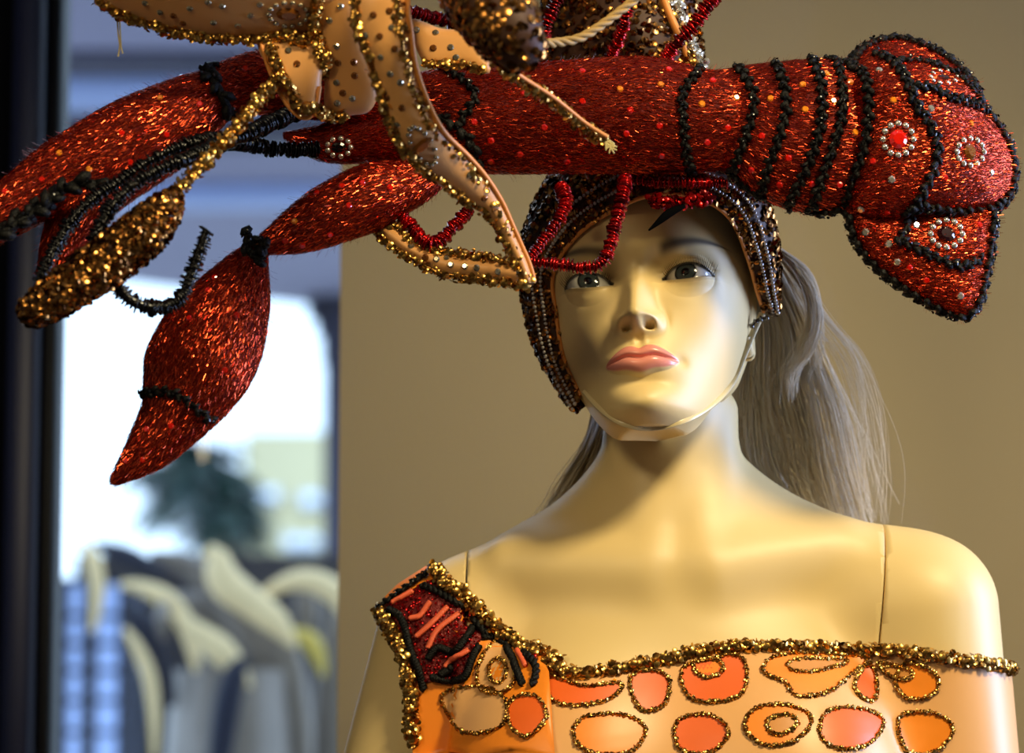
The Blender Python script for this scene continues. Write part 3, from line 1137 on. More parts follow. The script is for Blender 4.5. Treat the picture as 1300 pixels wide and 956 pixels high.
# muzzle, chin, cheekbones, brow
df += 4.5 * gs(0, -58, 26, 20) + 5.5 * gs(0, -89, 17, 11) - 3.2 * gs(0, -75, 17, 5.5)
for s in (-1, 1):
    df += 2.5 * gs(s * 46, -24, 18, 16) - 2.0 * gs(s * 40, -58, 14, 16)
    df += 2.2 * gs(s * 30, 19, 22, 8)
    df += -6.5 * gs(s * 30, 6, 18, 9) - 5.5 * gs(s * 15.5, 3, 7.5, 11)
# nose
NZ = [12, 6, 0, -6, -11, -18.5, -25, -29, -32, -34.5, -36.5, -38.5, -40.5, -43, -45.5]
NH = [0.5, 1.5, 4.0, 7.5, 11, 16, 20.2, 22.0, 22.2, 20.5, 16.5, 11, 6, 2, 0]
nh = prof(NZ[::-1], NH[::-1], 0.9)(hz)
nw = prof([-47, -42, -36, -30, -22, -12, 0, 12], [10, 9.5, 8.4, 8.6, 7.6, 7.0, 7.2, 10], 2)(hz)
df += nh * np.exp(-np.abs(hx / nw) ** 2.3)
for s in (-1, 1):
    df += 8.4 * np.exp(-np.abs((hx - s * 10.4) / 5.0) ** 2.1 - np.abs((hz + 33.5) / 5.2) ** 2.1)
    # crease round the wing
    df += -1.6 * gs(s * 16.5, -32.5, 2.6, 6)
# philtrum
df += -1.3 * gs(0, -45.5, 2.2, 4.5) + 0.6 * gs(3.6, -46, 1.8, 4) + 0.6 * gs(-3.6, -46, 1.8, 4)
# lips
MW = 23.0
tx = np.clip(np.abs(hx) / MW, 0, 1.2)
zl = -58.2 - 2.0 * tx ** 2 - 0.9 * np.exp(-(hx / 5) ** 2) + 0.9 * np.exp(-((np.abs(hx) - 9) / 5) ** 2)
upt = (8.2 * np.clip(1 - tx ** 2.0, 0, 1) ** 0.75) * (1 - 0.16 * np.exp(-(hx / 2.8) ** 2)) + 0.01
lot = 10.2 * np.clip(1 - tx ** 2.3, 0, 1) ** 0.8 + 0.01
u_up = (hz - zl) / upt
u_lo = (zl - hz) / lot
fade = np.clip(1 - tx ** 3, 0, 1)
bump_u = np.where((u_up >= 0), np.clip(1 - ((u_up - 0.42) / 0.75) ** 2, 0, 1), 0)
bump_l = np.where((u_lo > 0), np.clip(1 - ((u_lo - 0.48) / 0.72) ** 2, 0, 1), 0)
df += fade * (4.3 * bump_u ** 0.8 + 5.6 * bump_l ** 0.8)
df += -2.4 * np.exp(-((hz - zl) / 1.1) ** 2) * np.clip(1.1 - tx ** 4, 0, 1)
df += -1.8 * gs(MW + 1, -60.3, 3.5, 4) - 1.8 * gs(-MW - 1, -60.3, 3.5, 4)
hf = hf + df * front
# nostrils
nost = np.zeros_like(hf)
for s in (-1, 1):
    q = np.exp(-np.abs((hx - s * (6.8 + 0.12 * (hz + 37.5))) / 3.3) ** 2.6 - np.abs((hz + 36.8) / 2.5) ** 2.6)
    nost = np.maximum(nost, q)
hf -= 11.0 * nost * front
# eyes: eyeball caps and lids
paint = np.ones(hf.shape + (4,)) * np.array(SKIN)
gloss = np.zeros(hf.shape)


def over(mask, col):
    global paint
    m = np.clip(mask, 0, 1)[..., None]
    paint = paint * (1 - m) + np.array(col) * m


lash_lines = []
for s in (-1, 1):
    ex = s * 31.0
    lx = (hx - ex) * s                         # + outwards
    lz = hz - 0.10 * lx                        # slight upward tilt to the outside
    fc = 62.2
    RE = 14.2
    rr2 = lx ** 2 + (lz * 1.02) ** 2
    ball = fc + np.sqrt(np.maximum(RE ** 2 - rr2, 0))
    rl = np.sqrt(rr2)
    lid = fc + np.sqrt(np.maximum((RE + 1.7) ** 2 - rr2, 4)) - np.maximum(0, rl - 9.5) ** 1.5 * 0.12 - 5.0 * ss(0, 9, -lz)
    m = (front > 0.5)
    hf = np.where(m, 0.5 * (hf + lid + np.sqrt((hf - lid) ** 2 + 7.0 + 26.0 * ss(0, 8, -lz))) * ss(26, 15, rl) + hf * (1 - ss(26, 15, rl)), hf)
    hw = 15.6
    e = np.clip(lx / hw, -1, 1)
    up = 6.3 * np.clip(1 - np.abs(e + 0.08) ** 2.1, 0, 1) ** 0.9
    dn = -3.9 * np.clip(1 - np.abs(e - 0.12) ** 2.2, 0, 1) ** 0.9
    zc = lz - 0.0
    ap = np.minimum(up - zc, zc - dn)          # >0 inside the opening
    ap = np.where(np.abs(lx) < hw, ap, -np.hypot(np.abs(lx) - hw, zc))
    A = ss(-0.25, 0.45, ap)
    hf = np.where(m, hf * (1 - A) + np.minimum(hf - 0.4, ball) * A, hf)
    # crease over the lid
    zcr = up + 4.0
    cr = np.exp(-((zc - zcr) / 1.0) ** 2) * (np.abs(lx) < 19) * np.exp(-(lx / 17) ** 6)
    hf -= 1.1 * cr * m
    # make-up
    sh = np.exp(-(lx / 19) ** 4 - ((zc - 4.0) / 7.5) ** 2) * (zc > dn - 2)
    over(0.75 * sh * m, rgb(92, 68, 46))
    over(A * m, rgb(176, 172, 164))
    ir = np.hypot(lx + 0.8, lz - 1.0)
    over(A * m * ss(7.3, 6.5, ir), rgb(22, 24, 24))
    over(A * m * ss(6.3, 5.2, ir), rgb(44, 50, 49))
    over(A * m * ss(3.0, 2.3, ir), rgb(4, 4, 5))
    liner = np.exp(-((zc - up - 0.2) / 0.8) ** 2) * (np.abs(lx) < hw + 0.5) * (zc > -1.5)
    over(0.85 * liner * m, rgb(20, 16, 13))
    liner2 = np.exp(-((zc - dn) / 0.6) ** 2) * (np.abs(lx) < hw + 0.3) * (zc < 0.8)
    over(0.6 * liner2 * m, rgb(40, 30, 24))
    gloss = np.maximum(gloss, A * m)
    # brow
    bl = (lx + 16) / 42.0
    zb = 16.5 + 5.2 * np.sin(np.clip(bl, 0, 1.1) * 2.35) - 1.2 * bl
    bt = 3.9 * np.clip(1 - np.clip(bl, 0, 1) ** 1.6, 0.12, 1)
    br = np.exp(-np.abs((lz * 0.4 + hz * 0.6 - zb) / bt) ** 2.4) * ss(-0.06, 0.10, bl) * ss(1.04, 0.88, bl)
    over(0.88 * br * m, rgb(54, 38, 26))
    lash_lines.append((s, ex, hw))
# lips
lipm = np.maximum(ss(1.06, 0.90, u_up) * (u_up >= 0), ss(1.06, 0.90, u_lo) * (u_lo > 0)) * ss(1.0, 0.95, tx) * (front > 0.5) * (np.abs(hz + 59) < 14)
over(lipm, rgb(222, 140, 124))
gloss = np.maximum(gloss, lipm * 0.6)

YAW, HP, ROLL = math.radians(10.0), math.radians(10.0), math.radians(4.0)


def head_matrix():
    # local (x, f, z) -> world (x, -f, z), rolled about f, pitched about x, turned about z
    base = Matrix(((1, 0, 0), (0, -1, 0), (0, 0, 1)))
    roll = Matrix.Rotation(-ROLL, 3, 'Y')
    pit = Matrix.Rotation(-HP, 3, 'X')
    yaw = Matrix.Rotation(-YAW, 3, 'Z')
    return (yaw @ pit @ roll @ base)


HM = np.array(head_matrix()) * 0.001
H0 = np.array(at(807, 350, -0.088)) - HM @ np.array((0, 80, 0))


def hw_(p):
    return np.asarray(p) @ HM.T + H0


hz = np.where(hz < 0, hz * 0.905, hz)
Lh = np.stack([hx, hf, hz], -1)
nr, nc = Lh.shape[:2]
# under the jaw
under = []
for k in (0.10, 0.25, 0.5, 0.75, 0.95):
    r0 = Lh[0].copy()
    r0[:, 0] *= (1 - k); r0[:, 1] = r0[:, 1] * (1 - k) + 0 * k; r0[:, 2] = r0[:, 2] - 1.0 + 9 * k
    under.append(r0)
Lh = np.concatenate([np.stack(under[::-1]), Lh], 0)
pz = np.concatenate([np.ones((5, nc, 4)) * np.array(SKIN), paint], 0).reshape(-1, 4)
gz = np.concatenate([np.zeros((5, nc)), gloss], 0).ravel()
nr += 5
Vh = hw_(Lh.reshape(-1, 3))
i = np.arange(nr - 1)[:, None]; j = np.arange(nc)[None, :]; jn = (j + 1) % nc
Fh = np.stack([i * nc + j, i * nc + jn, (i + 1) * nc + jn, (i + 1) * nc + j], -1).reshape(-1, 4)
HEAD = Part(None, Vh, Fh)


# ears
def ear(s):
    t = np.linspace(0, 2 * np.pi, 36, endpoint=False)
    ch = []
    a = np.linspace(0.25, 4.0, 40)
    P = np.stack([np.full(40, s * 56.0) + s * 3 * np.sin(a / 2), -4 - 15 * np.sin(a) * 1.0, -6 + 24 * np.cos(a)], 1)
    ch.append(tubes_np(hw_(P), 0.0042, 10))
    P2 = np.stack([np.full(30, s * 57.0), -4 - 9 * np.sin(np.linspace(0.4, 5.2, 30)), -4 + 16 * np.cos(np.linspace(0.4, 5.2, 30))], 1)
    ch.append(tubes_np(hw_(P2), 0.0045, 10))
    P3 = np.stack([np.full(12, s * 56.0), np.linspace(-12, 4, 12), np.linspace(10, -26, 12)], 1)
    ch.append(tubes_np(hw_(P3), np.array([6, 8, 9, 9, 9, 8, 8, 8, 7, 6.5, 6, 4]) * 0.001, 10))
    return join(ch)


Vall = Vb; Fall = list(Fb)
for V_, F_q in [(Vh, Fh)] + [ear(s) for s in (-1, 1)]:
    Fall += [tuple(f) for f in (F_q + len(Vall)).tolist()]
    Vall = np.vstack([Vall, V_])
extra = len(Vall) - len(Vb) - len(Vh)
sk = np.array(SKIN)
paint_all = np.vstack([np.tile(sk, (len(Vb), 1)), pz, np.tile(sk, (extra, 1))])
gloss_all = np.concatenate([np.zeros(len(Vb)), gz, np.zeros(extra)])
BODY = mesh('body', Vall, Fall, M_SKIN, man, paint=paint_all, gloss=gloss_all)
RARM = mesh('arm', Vra, Fra, M_SKIN, man, paint=np.tile(sk, (len(Vra), 1)), gloss=np.zeros(len(Vra)))
LARM = mesh('arm', Vla, Fla, M_SKIN, man, paint=np.tile(sk, (len(Vla), 1)), gloss=np.zeros(len(Vla)))
# stand under the figure
V, F = tubes_np(np.array([(AX, 0.035, z) for z in (0.01, 0.4, 0.88)]), 0.016, 14)
mesh('stand_pole', V, F, M_METAL, man)
a = np.linspace(0, 2 * np.pi, 40, endpoint=False)
V = np.vstack([np.stack([AX + 0.19 * np.cos(a), 0.035 + 0.19 * np.sin(a), np.full(40, z)], 1) for z in (0, 0.012)])
mesh('stand_base', V, [tuple(range(39, -1, -1)), tuple(range(40, 80))] + [(k, (k + 1) % 40, 40 + (k + 1) % 40, 40 + k) for k in range(40)], M_METAL, man, smooth=False)

# lashes
for s, ex, hw in lash_lines:
    V, F = [], []
    for k, e in enumerate(np.linspace(-0.86, 0.97, 34)):
        up = 6.3 * max(0, 1 - abs(e + 0.08) ** 2.1) ** 0.9
        lx = e * hw; zz = up + 0.10 * lx
        r2 = lx ** 2 + zz ** 2
        f0 = 62.2 + math.sqrt(max((14.2 + 1.7) ** 2 - r2, 1)) - max(0, math.sqrt(r2) - 12.5) * 1.1 - 0.3
        L = 5.0 + 2.0 * e + random.uniform(-0.5, 0.8)
        out = 0.55 * e
        base = np.array((ex + s * lx, f0, zz))
        mid = base + np.array((s * out * L * 0.5, 0.62 * L, 0.18 * L))
        tip = base + np.array((s * out * L * 1.15, 0.85 * L, 0.78 * L))
        wv = np.array((0.18, 0, 0.0))
        o = len(V)
        V += [base - wv, base + wv, mid + wv * 0.7, mid - wv * 0.7, tip]
        F += [(o, o + 1, o + 2, o + 3), (o + 3, o + 2, o + 4)]
    mesh('eyelashes', hw_(np.array(V)), F, M_LASH, man, smooth=False)


# ---- hair
def strands(inner, outer, n, wave, ysp, seed, r0=0.00036):
    rg = np.random.default_rng(seed)
    m = 30
    I = crom(np.array([list(at(*c)) for c in inner]), m); O = crom(np.array([list(at(*c)) for c in outer]), m)
    u = np.linspace(0, 1, m)
    Vs, Fs, rn = [], [], []
    nclump = 26
    ct = rg.random(nclump); cph = rg.uniform(0, 6.28, nclump); cam_ = rg.uniform(0.4, 1.3, nclump); cf = rg.uniform(5, 9, nclump); cy = rg.uniform(-1, 1, nclump)
    chunks = []
    for k in range(n):
        c = rg.integers(0, nclump)
        t = np.clip(ct[c] + rg.normal(0, 0.05) + (rg.normal(0, 0.06) * u), -0.06, 1.06)
        P = I * (1 - t)[:, None] + O * t[:, None] if np.ndim(t) else I * (1 - t) + O * t
        amp = wave * cam_[c] * (0.25 + u)
        P = P + np.stack([amp * np.sin(u * cf[c] + cph[c]) + rg.normal(0, 0.0016) * u, ysp * (cy[c] + rg.normal(0, 0.35)) * (0.4 + u) + amp * np.cos(u * cf[c] * 0.8 + cph[c]), rg.normal(0, 0.0015) * u], 1)
        if rg.random() < 0.10:     # fly-aways
            P = P + np.stack([0.014 * rg.normal() * u ** 2, 0 * u, 0.010 * rg.normal() * u ** 2 * np.sin(u * 7)], 1)
        e = int(m * rg.uniform(0.8, 1.0))
        P = P[:e]
        V, F = tubes_np(P, r0 * np.linspace(1.1, 0.45, e), 3)
        chunks.append((V, F)); rn.append(np.full(len(V), np.clip(rg.normal(0.4, 0.38), 0, 1)))
    V, F = join(chunks)
    return V, F, np.concatenate(rn)


hr = strands([(940, 380, 0.05), (934, 470, 0.055), (932, 550, 0.06), (948, 606, 0.075), (985, 650, 0.085), (1010, 700, 0.09)],
             [(984, 330, 0.03), (1022, 400, 0.04), (1036, 450, 0.05), (1072, 530, 0.06), (1094, 600, 0.075), (1118, 690, 0.085)], 760, 0.0058, 0.0035, 3)
hl = strands([(782, 500, 0.065), (776, 560, 0.07), (770, 610, 0.075), (752, 670, 0.085), (735, 730, 0.09)],
             [(760, 500, 0.06), (742, 565, 0.065), (712, 615, 0.075), (692, 665, 0.085), (676, 740, 0.09)], 420, 0.0025, 0.004, 5)
fly = strands([(990, 340, 0.02), (1030, 420, 0.03), (1062, 470, 0.03), (1088, 540, 0.04), (1100, 620, 0.05), (1108, 690, 0.06)],
              [(1002, 330, 0.02), (1050, 400, 0.02), (1092, 450, 0.03), (1112, 520, 0.03), (1124, 600, 0.04), (1128, 690, 0.05)], 60, 0.006, 0.008, 9, 0.00013)
curl = strands([(980, 318, 0.02), (1012, 358, 0.02), (1026, 398, 0.02), (1020, 440, 0.03), (1004, 470, 0.04), (1000, 510, 0.05)],
               [(986, 312, 0.02), (1028, 345, 0.02), (1040, 400, 0.02), (1030, 446, 0.03), (1012, 474, 0.04), (1006, 520, 0.05)], 90, 0.0015, 0.004, 12)
V, F = join([(hr[0], hr[1]), (hl[0], hl[1]), (fly[0], fly[1]), (curl[0], curl[1])])
hair = mesh('hair', V, F, M_HAIR, man, rnd=np.concatenate([hr[2], hl[2], fly[2], curl[2]]))
tag(hair.o, 'long loose pale blonde hair', kind='stuff')
# soft mass of hair beneath the strands at the nape
tube('hair_mass', [(945, 380, 0.075, 16), (948, 450, 0.08, 20), (950, 530, 0.085, 24), (964, 600, 0.092, 28), (985, 660, 0.098, 30), (1005, 740, 0.10, 26)], mat('under_hair_blonde', rgb(226, 202, 158), 0.5, bump=0.5, bscale=300, noise=(90, 0.75)), man, flat=0.45)
tube('hair_mass', [(800, 430, 0.08, 30), (780, 540, 0.085, 14), (765, 610, 0.09, 14), (748, 670, 0.10, 14), (735, 740, 0.105, 12)], MATS['under_hair_blonde'], man, flat=0.45)

# ================================================================== lobster headdress
hd = empty('lobster_headdress', tuple(at(845, 300, 0.0)))
tag(hd, 'huge red glitter lobster headdress with gold octopus arms on a bronze sequin cap', 'headdress')

# ---- cap: a helmet shell swept from its front edge to the back of the head
EDGE = [(737, 502, -0.012), (716, 455, -0.018), (706, 400, -0.024), (703, 345, -0.034), (735, 297, -0.062), (790, 261, -0.094), (840, 246, -0.103), (890, 253, -0.100), (928, 279, -0.088), (950, 330, -0.066), (962, 373, -0.046), (970, 396, -0.032)]
E = crom(np.array([tuple(at(*e)) for e in EDGE]), 150)
for k in range(len(E)):
    v = Vector(E[k]) - CAM
    r = HEAD.bvh.ray_cast(CAM, v.normalized())
    if r[0] is not None and r[0].y - 0.004 < E[k][1]:
        E[k] = np.array(CAM + v * ((r[0].y - 0.004 - CAM.y) / v.y))
for _ in range(4):
    E[1:-1, 1] = E[1:-1, 1] * 0.5 + 0.25 * (E[:-2, 1] + E[2:, 1])
CC = np.array(at(838, 405, 0.012))
SKC = hw_(np.array((0, -4, 32.0)))
SKM = HM / 0.001                              # columns: head axes in the world
SKR = np.array((0.0785, 0.104, 0.094))
pole = np.array((0.15, 1.0, 0.35)); pole /= np.linalg.norm(pole)
tt = np.concatenate([np.linspace(0, 0.14, 10), np.linspace(0.17, 1, 26)])
cap = np.zeros((len(E), len(tt), 3))
for k in range(len(E)):
    v = E[k] - CC
    re = np.linalg.norm(v); d = v / re
    fw = np.array((-0.17, -0.98, 0.12)); fw /= np.linalg.norm(fw)
    md = d - fw * (d @ fw); md /= np.linalg.norm(md)
    for q, t in enumerate(tt):
        dd = (1 - t) ** 2 * d + 2 * t * (1 - t) * md * 1.1 + t * t * pole
        dd /= np.linalg.norm(dd)
        # distance to a roomy skull ellipsoid along dd
        o_ = (CC - SKC) @ SKM / SKR; d_ = dd @ SKM / SKR
        qa, qb, qc = d_ @ d_, 2 * o_ @ d_, o_ @ o_ - 1
        rl_ = (-qb + math.sqrt(max(qb * qb - 4 * qa * qc, 0))) / (2 * qa)
        sm = min(1, t / 0.4); sm = sm * sm * (3 - 2 * sm)
        rr = re * (1 - sm) + rl_ * sm + 0.009 * (1 - (1 - min(1, t / 0.12)) ** 2) * (1 - sm)
        cap[k, q] = CC + dd * rr
nk, nq = cap.shape[:2]
V = cap.reshape(-1, 3)
i = np.arange(nk - 1)[:, None]; j = np.arange(nq - 1)[None, :]
F = np.stack([i * nq + j, i * nq + j + 1, (i + 1) * nq + j + 1, (i + 1) * nq + j], -1).reshape(-1, 4)
CAP = mesh('cap', V, F, M_BRONZEB, hd)
CAP.quads = F
sq = sequins(CAP, 8500, M_BRONZE, r=0.0021, tilt=0.55, flip=-1.0)
P_, N_, _d = surf_samples(CAP, 5)
V, F = tubes_np(E, 0.0013, 8)
p = mesh('lining_edge', V, F, M_PIPING, CAP.o)
p.o['label'] = 'orange lining edge'
ch = []
iv, jf = ico()
for row, t in ((0.012, 2), (0.026, 4)):
    L_ = cap[:, t, :]
    S_ = crom(L_, 125)
    dirs = S_ - CC; dirs /= np.linalg.norm(dirs, axis=1)[:, None]
    for c in S_ + dirs * 0.0012 + np.array((0, -0.0006, 0)):
        ch.append((c + iv * np.array((0.0013, 0.0013, 0.0013)) * random.uniform(0.8, 1.2), jf))
V, F = join(ch)
p = mesh('bead_trim', V, F, M_BEAD, CAP.o)
p.o['label'] = 'double row of grey glass beads'
# chin strap and clip
st = []
for (x, y, Y) in [(968, 398, -0.03), (958, 418, -0.032), (944, 452, -0.035), (928, 488, -0.04), (902, 515, -0.055), (868, 534, -0.075), (828, 543, -0.085), (792, 538, -0.08), (764, 520, -0.06), (742, 496, -0.02)]:
    r = HEAD.bvh.ray_cast(CAM, ray(x, y).normalized())
    st.append(tuple(at(x, y, min(Y, r[0].y - 0.001))) if r[0] is not None else tuple(at(x, y, Y)))
S_ = crom(np.array(st), 80)
V, F, C_ = tube_np(S_, np.full(80, 0.0021), 8, 0.3, False)
p = mesh('chin_strap', V, F, M_STRAP, CAP.o)
p.o['label'] = 'pale clear elastic chin strap'
sequin_string('strap_clip', [(954, 414, -0.036, 4), (962, 406, -0.036, 5), (974, 404, -0.036, 4)], M_METAL, CAP.o, step=0.003)

# ---- crown above the cap
CROWN = tube('crown', [(792, 150, 0.005, 92), (790, 90, 0.0, 104), (786, 30, 0.0, 100), (780, -60, 0.005, 92), (770, -160, 0.01, 70)], M_BRONZEB, hd, nseg=40, flat=0.8)
sequins(CROWN, 5200, M_BRONZE, r=0.0022, tilt=0.6)
flakes('crystal_band', crom(world_pts([(842, -40, -0.075), (856, 0, -0.075), (872, 45, -0.075), (890, 84, -0.08)]), 40), 0.0055, 260, M_CRYSTAL, CROWN.o, r=0.002, label='band of clear crystals and gold')
flakes('gold_band', crom(world_pts([(828, -40, -0.078), (842, 0, -0.078), (858, 40, -0.08), (880, 84, -0.085)]), 40), 0.004, 200, M_GOLD, CROWN.o, r=0.002)
tube('crown_rib', [(830, -40, -0.085, 5), (846, 8, -0.085, 5), (862, 45, -0.085, 5), (872, 72, -0.085, 3)], M_PIPING, CROWN.o)

# ---- lobster body
BODYL = tube('lobster_carapace', [(364, 172, -0.135, 5), (384, 178, -0.135, 15), (420, 181, -0.13, 27), (470, 167, -0.125, 44), (540, 154, -0.12, 63), (640, 152, -0.12, 69), (740, 148, -0.12, 73), (820, 146, -0.12, 75), (880, 152, -0.12, 68), (918, 152, -0.12, 62)], M_RED, hd, nseg=44, flat=0.72, wob=wobble(0.02, 3, 3, 1))
ABD = tube('lobster_abdomen', [(892, 152, -0.12, 60), (920, 152, -0.12, 66), (950, 155, -0.122, 76), (985, 163, -0.124, 90), (1020, 170, -0.126, 99), (1055, 172, -0.124, 99), (1088, 172, -0.12, 92), (1110, 172, -0.115, 80)], M_RED, hd, nseg=44, flat=0.52, wob=wobble(0.015, 3, 3, 2))


def tdepth(x, y):
    return -0.128 + 0.045 * max(0, (x - 1120) / 170.0) ** 2 + 0.05 * max(0, (115 - y) / 70.0) ** 1.5


TAILU = pillow('tail_fan', [(1072, 82), (1088, 62), (1110, 50), (1140, 47), (1175, 57), (1207, 74), (1238, 104), (1252, 138), (1274, 168), (1288, 205), (1286, 244), (1268, 268), (1226, 274), (1178, 272), (1120, 280), (1078, 268), (1070, 200), (1068, 130)], tdepth, 0.024, 70, M_RED, hd)
TAILL = pillow('tail_lobe', [(1072, 258), (1110, 262), (1170, 255), (1226, 262), (1264, 268), (1262, 300), (1257, 340), (1246, 384), (1228, 405), (1190, 394), (1140, 364), (1105, 334), (1082, 300)], lambda x, y: -0.128 + 0.02 * (x - 1072) / 190.0, 0.016, 55, M_RED, hd)
TAIL = [ABD, TAILU, TAILL]

# ---- claws and their arms
ARM1 = tube('claw_arm', [(470, 120, -0.13, 44), (420, 108, -0.14, 46), (350, 104, -0.15, 44), (310, 108, -0.155, 38), (278, 118, -0.16, 34)], M_RED, hd, nseg=32, flat=0.85, wob=wobble(0.02, 3, 3, 3))
CLAW1 = tube('claw', [(284, 118, -0.162, 30), (262, 128, -0.164, 40), (225, 148, -0.168, 48), (180, 172, -0.172, 54), (130, 200, -0.176, 54), (80, 222, -0.18, 46), (35, 250, -0.184, 38), (-20, 284, -0.19, 30), (-80, 325, -0.195, 12)], M_RED, hd, nseg=36, flat=0.75, wob=wobble(0.02, 3, 3, 4))
PINC1 = tube('pincer', [(215, 195, -0.168, 24), (170, 214, -0.174, 34), (128, 240, -0.178, 36), (96, 278, -0.18, 34), (74, 316, -0.182, 24), (56, 348, -0.184, 10)], M_RED, hd, nseg=30, flat=0.7, wob=wobble(0.02, 3, 3, 5))
ARM2 = tube('claw_arm', [(560, 208, -0.13, 22), (520, 232, -0.135, 32), (470, 250, -0.14, 42), (420, 272, -0.145, 39), (375, 294, -0.15, 29), (342, 308, -0.152, 16)], M_RED, hd, nseg=32, flat=0.85, wob=wobble(0.02, 3, 3, 6))
CLAW2 = tube('claw', [(327, 318, -0.152, 15), (314, 340, -0.153, 30), (296, 378, -0.154, 50), (272, 425, -0.156, 66), (250, 468, -0.158, 68), (236, 500, -0.158, 58), (216, 535, -0.158, 42), (184, 575, -0.158, 28), (146, 610, -0.158, 7)], M_RED, hd, nseg=36, flat=0.62, wob=wobble(0.02, 3, 3, 7))
CL = [ARM1, CLAW1, PINC1, ARM2, CLAW2]
for p, n in ((BODYL, 30000), (ABD, 18000), (ARM1, 9000), (CLAW1, 17000), (PINC1, 7000), (ARM2, 9000), (CLAW2, 17000)):
    tinsel(p, n)
for p, n in ((TAILU, 22000), (TAILL, 11000)):
    q = Part(p.o, p.tri.V, p.tri.F)
    # front triangles may wind either way: make them face the camera
    a_, b_, c_ = (q.V[q.F[:, k]] for k in range(3))
    if np.mean(np.cross(b_ - a_, c_ - a_)[:, 1]) > 0:
        q.F = q.F[:, ::-1]
    tinsel(q, n, dirv=(1, 0, 0.1), lmin=0.0014, lmax=0.0032)
RED_PARTS = [BODYL] + TAIL + CL


def trim(ctrl, parts, width_px, parent, name='black_trim', n=60, lift=0.001):
    P, N = drape(ctrl, parts, n, lift)
    if len(P) > 5:
        return gimp(name, P, N, width_px * 0.0005, parent)


# rings of black gimp round carapace and abdomen
trim([(893, 84), (880, 100), (866, 118), (867, 150), (869, 175), (874, 205), (878, 218)], [BODYL, ABD], 15, BODYL.o)
trim([(548, 86), (572, 92), (590, 104), (604, 122), (596, 138), (586, 150), (580, 165)], [BODYL], 15, BODYL.o)
trim([(556, 148), (575, 158), (592, 172), (602, 190), (606, 212)], [BODYL], 19, BODYL.o)
for c in ([(936, 86), (945, 96), (957, 120), (955, 150), (945, 180), (936, 205), (930, 216)],
          [(985, 82), (996, 105), (999, 140), (990, 175), (975, 215), (966, 252)],
          [(1032, 76), (1040, 100), (1044, 140), (1036, 180), (1020, 220), (1000, 262)],
          [(1062, 78), (1068, 110), (1067, 150), (1056, 190), (1042, 230), (1030, 264)],
          [(1078, 82), (1096, 95), (1104, 120), (1103, 155), (1097, 195), (1082, 235), (1072, 262)]):
    trim(c, [ABD, TAILU, BODYL], 16, ABD.o)
trim([(936, 84), (960, 79), (985, 75), (1010, 73), (1040, 74), (1072, 80)], [ABD, TAILU, BODYL], 13, ABD.o)
trim([(930, 220), (950, 238), (975, 256), (1005, 268), (1035, 270), (1070, 264)], [ABD, TAILU], 16, ABD.o)


def inset(poly, k):
    c = np.mean(poly, 0)
    d = np.asarray(poly) - c
    return (c + d * (1 - k / np.linalg.norm(d, axis=1)[:, None]))


o_ = inset(np.array([(1072, 86), (1088, 64), (1110, 51), (1140, 47), (1175, 57), (1207, 74), (1238, 104), (1252, 138), (1274, 168), (1288, 205), (1286, 244), (1268, 266)], float), 5)
trim(o_, [TAILU, ABD], 18, TAILU.o, n=90)
trim([(1264, 262), (1226, 268), (1178, 262), (1150, 266)], [TAILU], 18, TAILU.o)
o_ = inset(np.array([(1264, 270), (1262, 300), (1257, 340), (1246, 384), (1228, 405), (1190, 394), (1140, 364), (1105, 334), (1082, 300), (1074, 268)], float), 5)
trim(o_, [TAILL], 18, TAILL.o, n=90)
trim([(1114, 70), (1135, 82), (1150, 104), (1160, 130), (1175, 152), (1189, 182), (1186, 212), (1172, 240), (1160, 264)], [TAILU], 17, TAILU.o)
trim([(1158, 112), (1185, 112), (1205, 124), (1230, 130), (1254, 142)], [TAILU], 15, TAILU.o)
trim([(1140, 78), (1165, 78), (1190, 84), (1215, 96), (1238, 118)], [TAILU], 13, TAILU.o)
trim([(1140, 304), (1160, 314), (1190, 328), (1222, 338), (1244, 328)], [TAILL], 15, TAILL.o)
trim([(1160, 272), (1150, 290), (1142, 304)], [TAILL, TAILU], 14, TAILL.o)


# jewelled medallions and single stones of the tail
def medallion(cx, cy, rx, ry, material, ring, parts, n=12, ang=0.0, pr=4.6):
    gem(cx, cy, ry * 0.62, material, parts, kind='oval', name='medallion_stone', stretch=rx / ry)
    for k in range(n):
        a = 2 * math.pi * k / n + ang
        gem(cx + rx * math.cos(a), cy + ry * math.sin(a), pr, ring, parts, kind='pearl', name='crystal')


medallion(1140, 177, 19, 20, M_GEMR, M_CRYSTAL, [TAILU, ABD])
medallion(1231, 193, 17, 17, M_TOPAZ, M_CRYSTAL, [TAILU])
medallion(1201, 297, 20, 17, M_DARKGEM, M_CRYSTAL, [TAILL])
medallion(1198, 98, 17, 8, M_DARKGEM, M_CRYSTAL, [TAILU], n=10, pr=3.6)
for (x, y) in ((1127, 70), (1116, 89), (1186, 79), (1182, 138), (1132, 228), (1258, 219), (1093, 266), (1163, 286), (1139, 333), (1219, 376), (1128, 310), (1099, 295)):
    gem(x, y, 5.2, M_CRYSTAL, [TAILU, TAILL, ABD], kind='stone')
for (x, y) in ((1134, 127), (1233, 157), (1126, 270), (1176, 356), (1244, 286), (1200, 226), (1108, 205), (1155, 340)):
    gem(x, y, 4.6, M_GEMO if x in (1134, 1233) else M_GEMR, [TAILU, TAILL, ABD])
for (x, y) in ((839, 107), (891, 132), (935, 124), (978, 125), (1019, 107), (1022, 139), (1049, 93), (1058, 128), (1086, 168), (787, 113), (1080, 104)):
    gem(x, y, 4.6, M_GEMO, [BODYL, ABD, TAILU])
